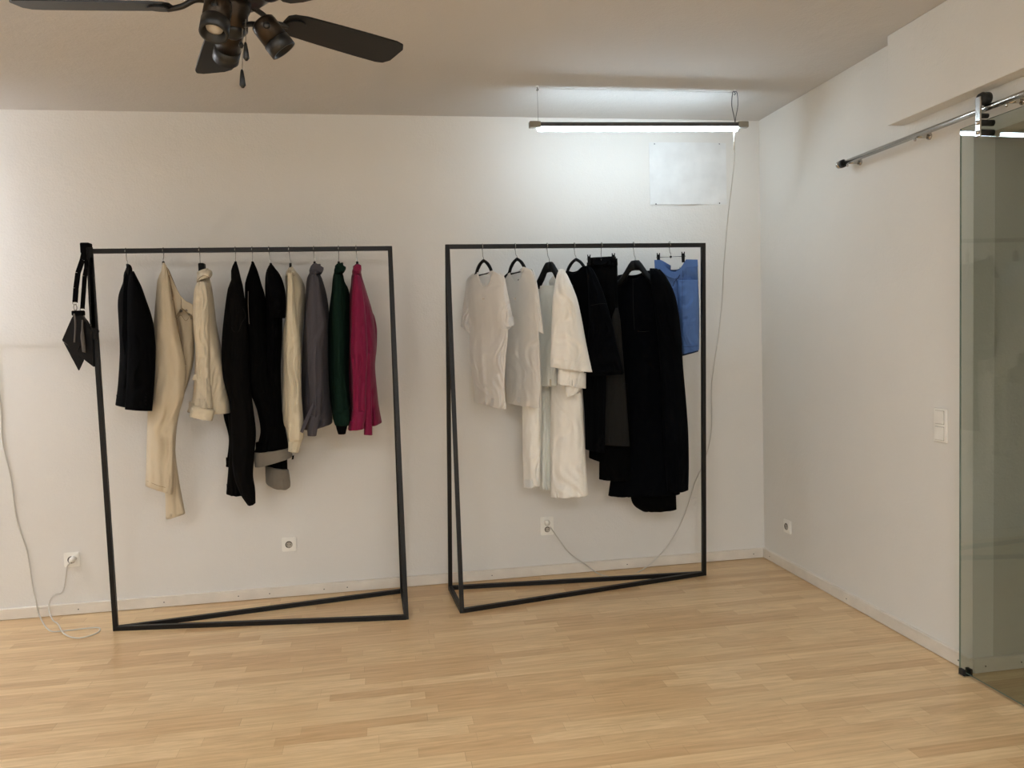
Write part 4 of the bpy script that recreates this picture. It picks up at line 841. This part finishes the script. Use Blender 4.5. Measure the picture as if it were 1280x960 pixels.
# ------------------------------------------------------------------ ceiling fan
FC = Vector((-.351, 2.224, 2.40))
t = thing('ceiling_fan', 'black five-bladed ceiling fan with three spotlights and pull chains', 'ceiling fan', (FC.x, FC.y, H))
part('canopy', lathe((FC.x, FC.y, H), (FC.x, FC.y, H - .07), [(0, .07), (.5, .066), (1, .03)], 32), 'fan', t, True)
part('down_rod', cyl((FC.x, FC.y, H - .06), (FC.x, FC.y, FC.z + .14), .012, 16), 'fan', t, True)
part('motor_housing', lathe((FC.x, FC.y, FC.z + .15), (FC.x, FC.y, FC.z + .01), [(0, .04), (.15, .09), (.4, .11), (.8, .105), (1, .07)], 40), 'bronze', t, True)
for i in range(5):
    A = math.radians(35.6 + 70.9 * 0 + 72 * i) if i not in (1, 2) else math.radians((106, 177)[i - 1])
    d = Vector((math.cos(A), math.sin(A), 0)); n_ = Vector((-d.y, d.x, 0)); tl = math.radians(-12)
    wv = n_ * math.cos(tl) + Vector((0, 0, math.sin(tl)))
    out = []
    prof = [(.150, .030), (.165, .044), (.20, .052), (.30, .056), (.42, .060), (.50, .062), (.525, .056), (.54, .034)]
    P = [FC + d * r_ + wv * w_ for r_, w_ in prof] + [FC + d * r_ - wv * w_ for r_, w_ in prof[::-1]]
    nn = d.cross(wv)
    bl = part('blade', slab(P, nn, .006, None, .0012), 'fan', t)
    arm = tube([FC + d * .06 + Vector((0, 0, .015)), FC + d * .09 + n_ * .012 + Vector((0, 0, .012)), FC + d * .125 + n_ * .010 + Vector((0, 0, -.004)), FC + d * .165 - Vector((0, 0, .008))], .0075, 8, 6)
    part('blade_iron', arm, 'fan', bl, True)
    pl = [FC + d * (.185 + .032 * math.cos(a_)) + wv * (.034 * math.sin(a_)) - nn * (.006 if nn.z > 0 else -.006) for a_ in [k * math.pi / 10 for k in range(20)]]
    part('mounting_plate', slab(pl, nn, .005, None, .001), 'fan', bl)
part('light_kit', lathe((FC.x, FC.y, FC.z + .012), (FC.x, FC.y, FC.z - .062), [(0, .05), (.3, .046), (.45, .040), (1, .038)], 36), 'bronze', t, True)
part('kit_cap', lathe((FC.x, FC.y, FC.z - .060), (FC.x, FC.y, FC.z - .082), [(0, .036), (.5, .030), (1, .012)], 30), 'fan', t, True)
kc = Vector((FC.x, FC.y, FC.z - .055))
def spot(a_, b_, r):
    a_, b_ = Vector(a_), Vector(b_); d = (b_ - a_); L = d.length; dn = d / L
    s = part('spotlight', lathe(a_, b_, [(0, r * .35), (.03, r * .7), (.10, r * .95), (.2, r), (.68, r)], 30), 'bronze', t, True)
    part('front_ring', lathe(a_ + d * .66, b_, [(0, r * .98), (.02, r * 1.05), (1, r * 1.05), (1.0, r * .84), (.45, r * .8)], 30), 'rim', s, True)
    part('bulb', lathe(a_ + d * .8, a_ + d * .90, [(0, r * .66), (.6, r * .6), (1, r * .3)], 24), 'bulb', s, True)
    part('bracket', tube([kc, kc * .45 + (a_ + d * .3) * .55 + Vector((0, 0, .012)), a_ + d * .3 - Vector((0, 0, 0))], .0075, 8, 6), 'fan', s, True)
    c_ = a_ + d * .35; part('swivel_knob', lathe(c_ + Vector((0, -r - .006, 0)), c_ + Vector((0, -r + .01, 0)), [(0, .006), (.3, .009), (1, .009)], 14), 'rim', s, True)
spot(atY(274, -2, 2.17), atY(267, 42, 2.12), .034)
spot(atY(291, 30, 2.25), atY(282, 74, 2.34), .034)
spot(atY(325, 24, 2.16), atY(355, 64, 2.17), .034)
for (xa, ya, xb, yb, yy) in ((303, 28, 303.5, 110, 2.20), (307, 24, 308, 76, 2.19)):
    a_, b_ = atY(xa, ya, yy), atY(xb, yb, yy)
    ch = part('pull_chain', tube([a_, b_ + Vector((0, 0, .03))], .0009, 6, 1), 'hook', t)
    part('chain_pull', lathe(b_ + Vector((0, 0, .048)), b_, [(0, .002), (.1, .004), (.45, .0065), (.85, .0085), (1, .003)], 16), 'rim', ch, True)
part('chain_coupling', lathe(atY(301.5, 60, 2.2), atY(301.5, 53, 2.2), [(0, .004), (.5, .007), (1, .004)], 12), 'rim', t, True)

# ------------------------------------------------------------------ world (outside the closed room)
w = bpy.data.worlds.new('world'); S.world = w; w.use_nodes = True
w.node_tree.nodes['Background'].inputs[0].default_value = (.02, .02, .02, 1)
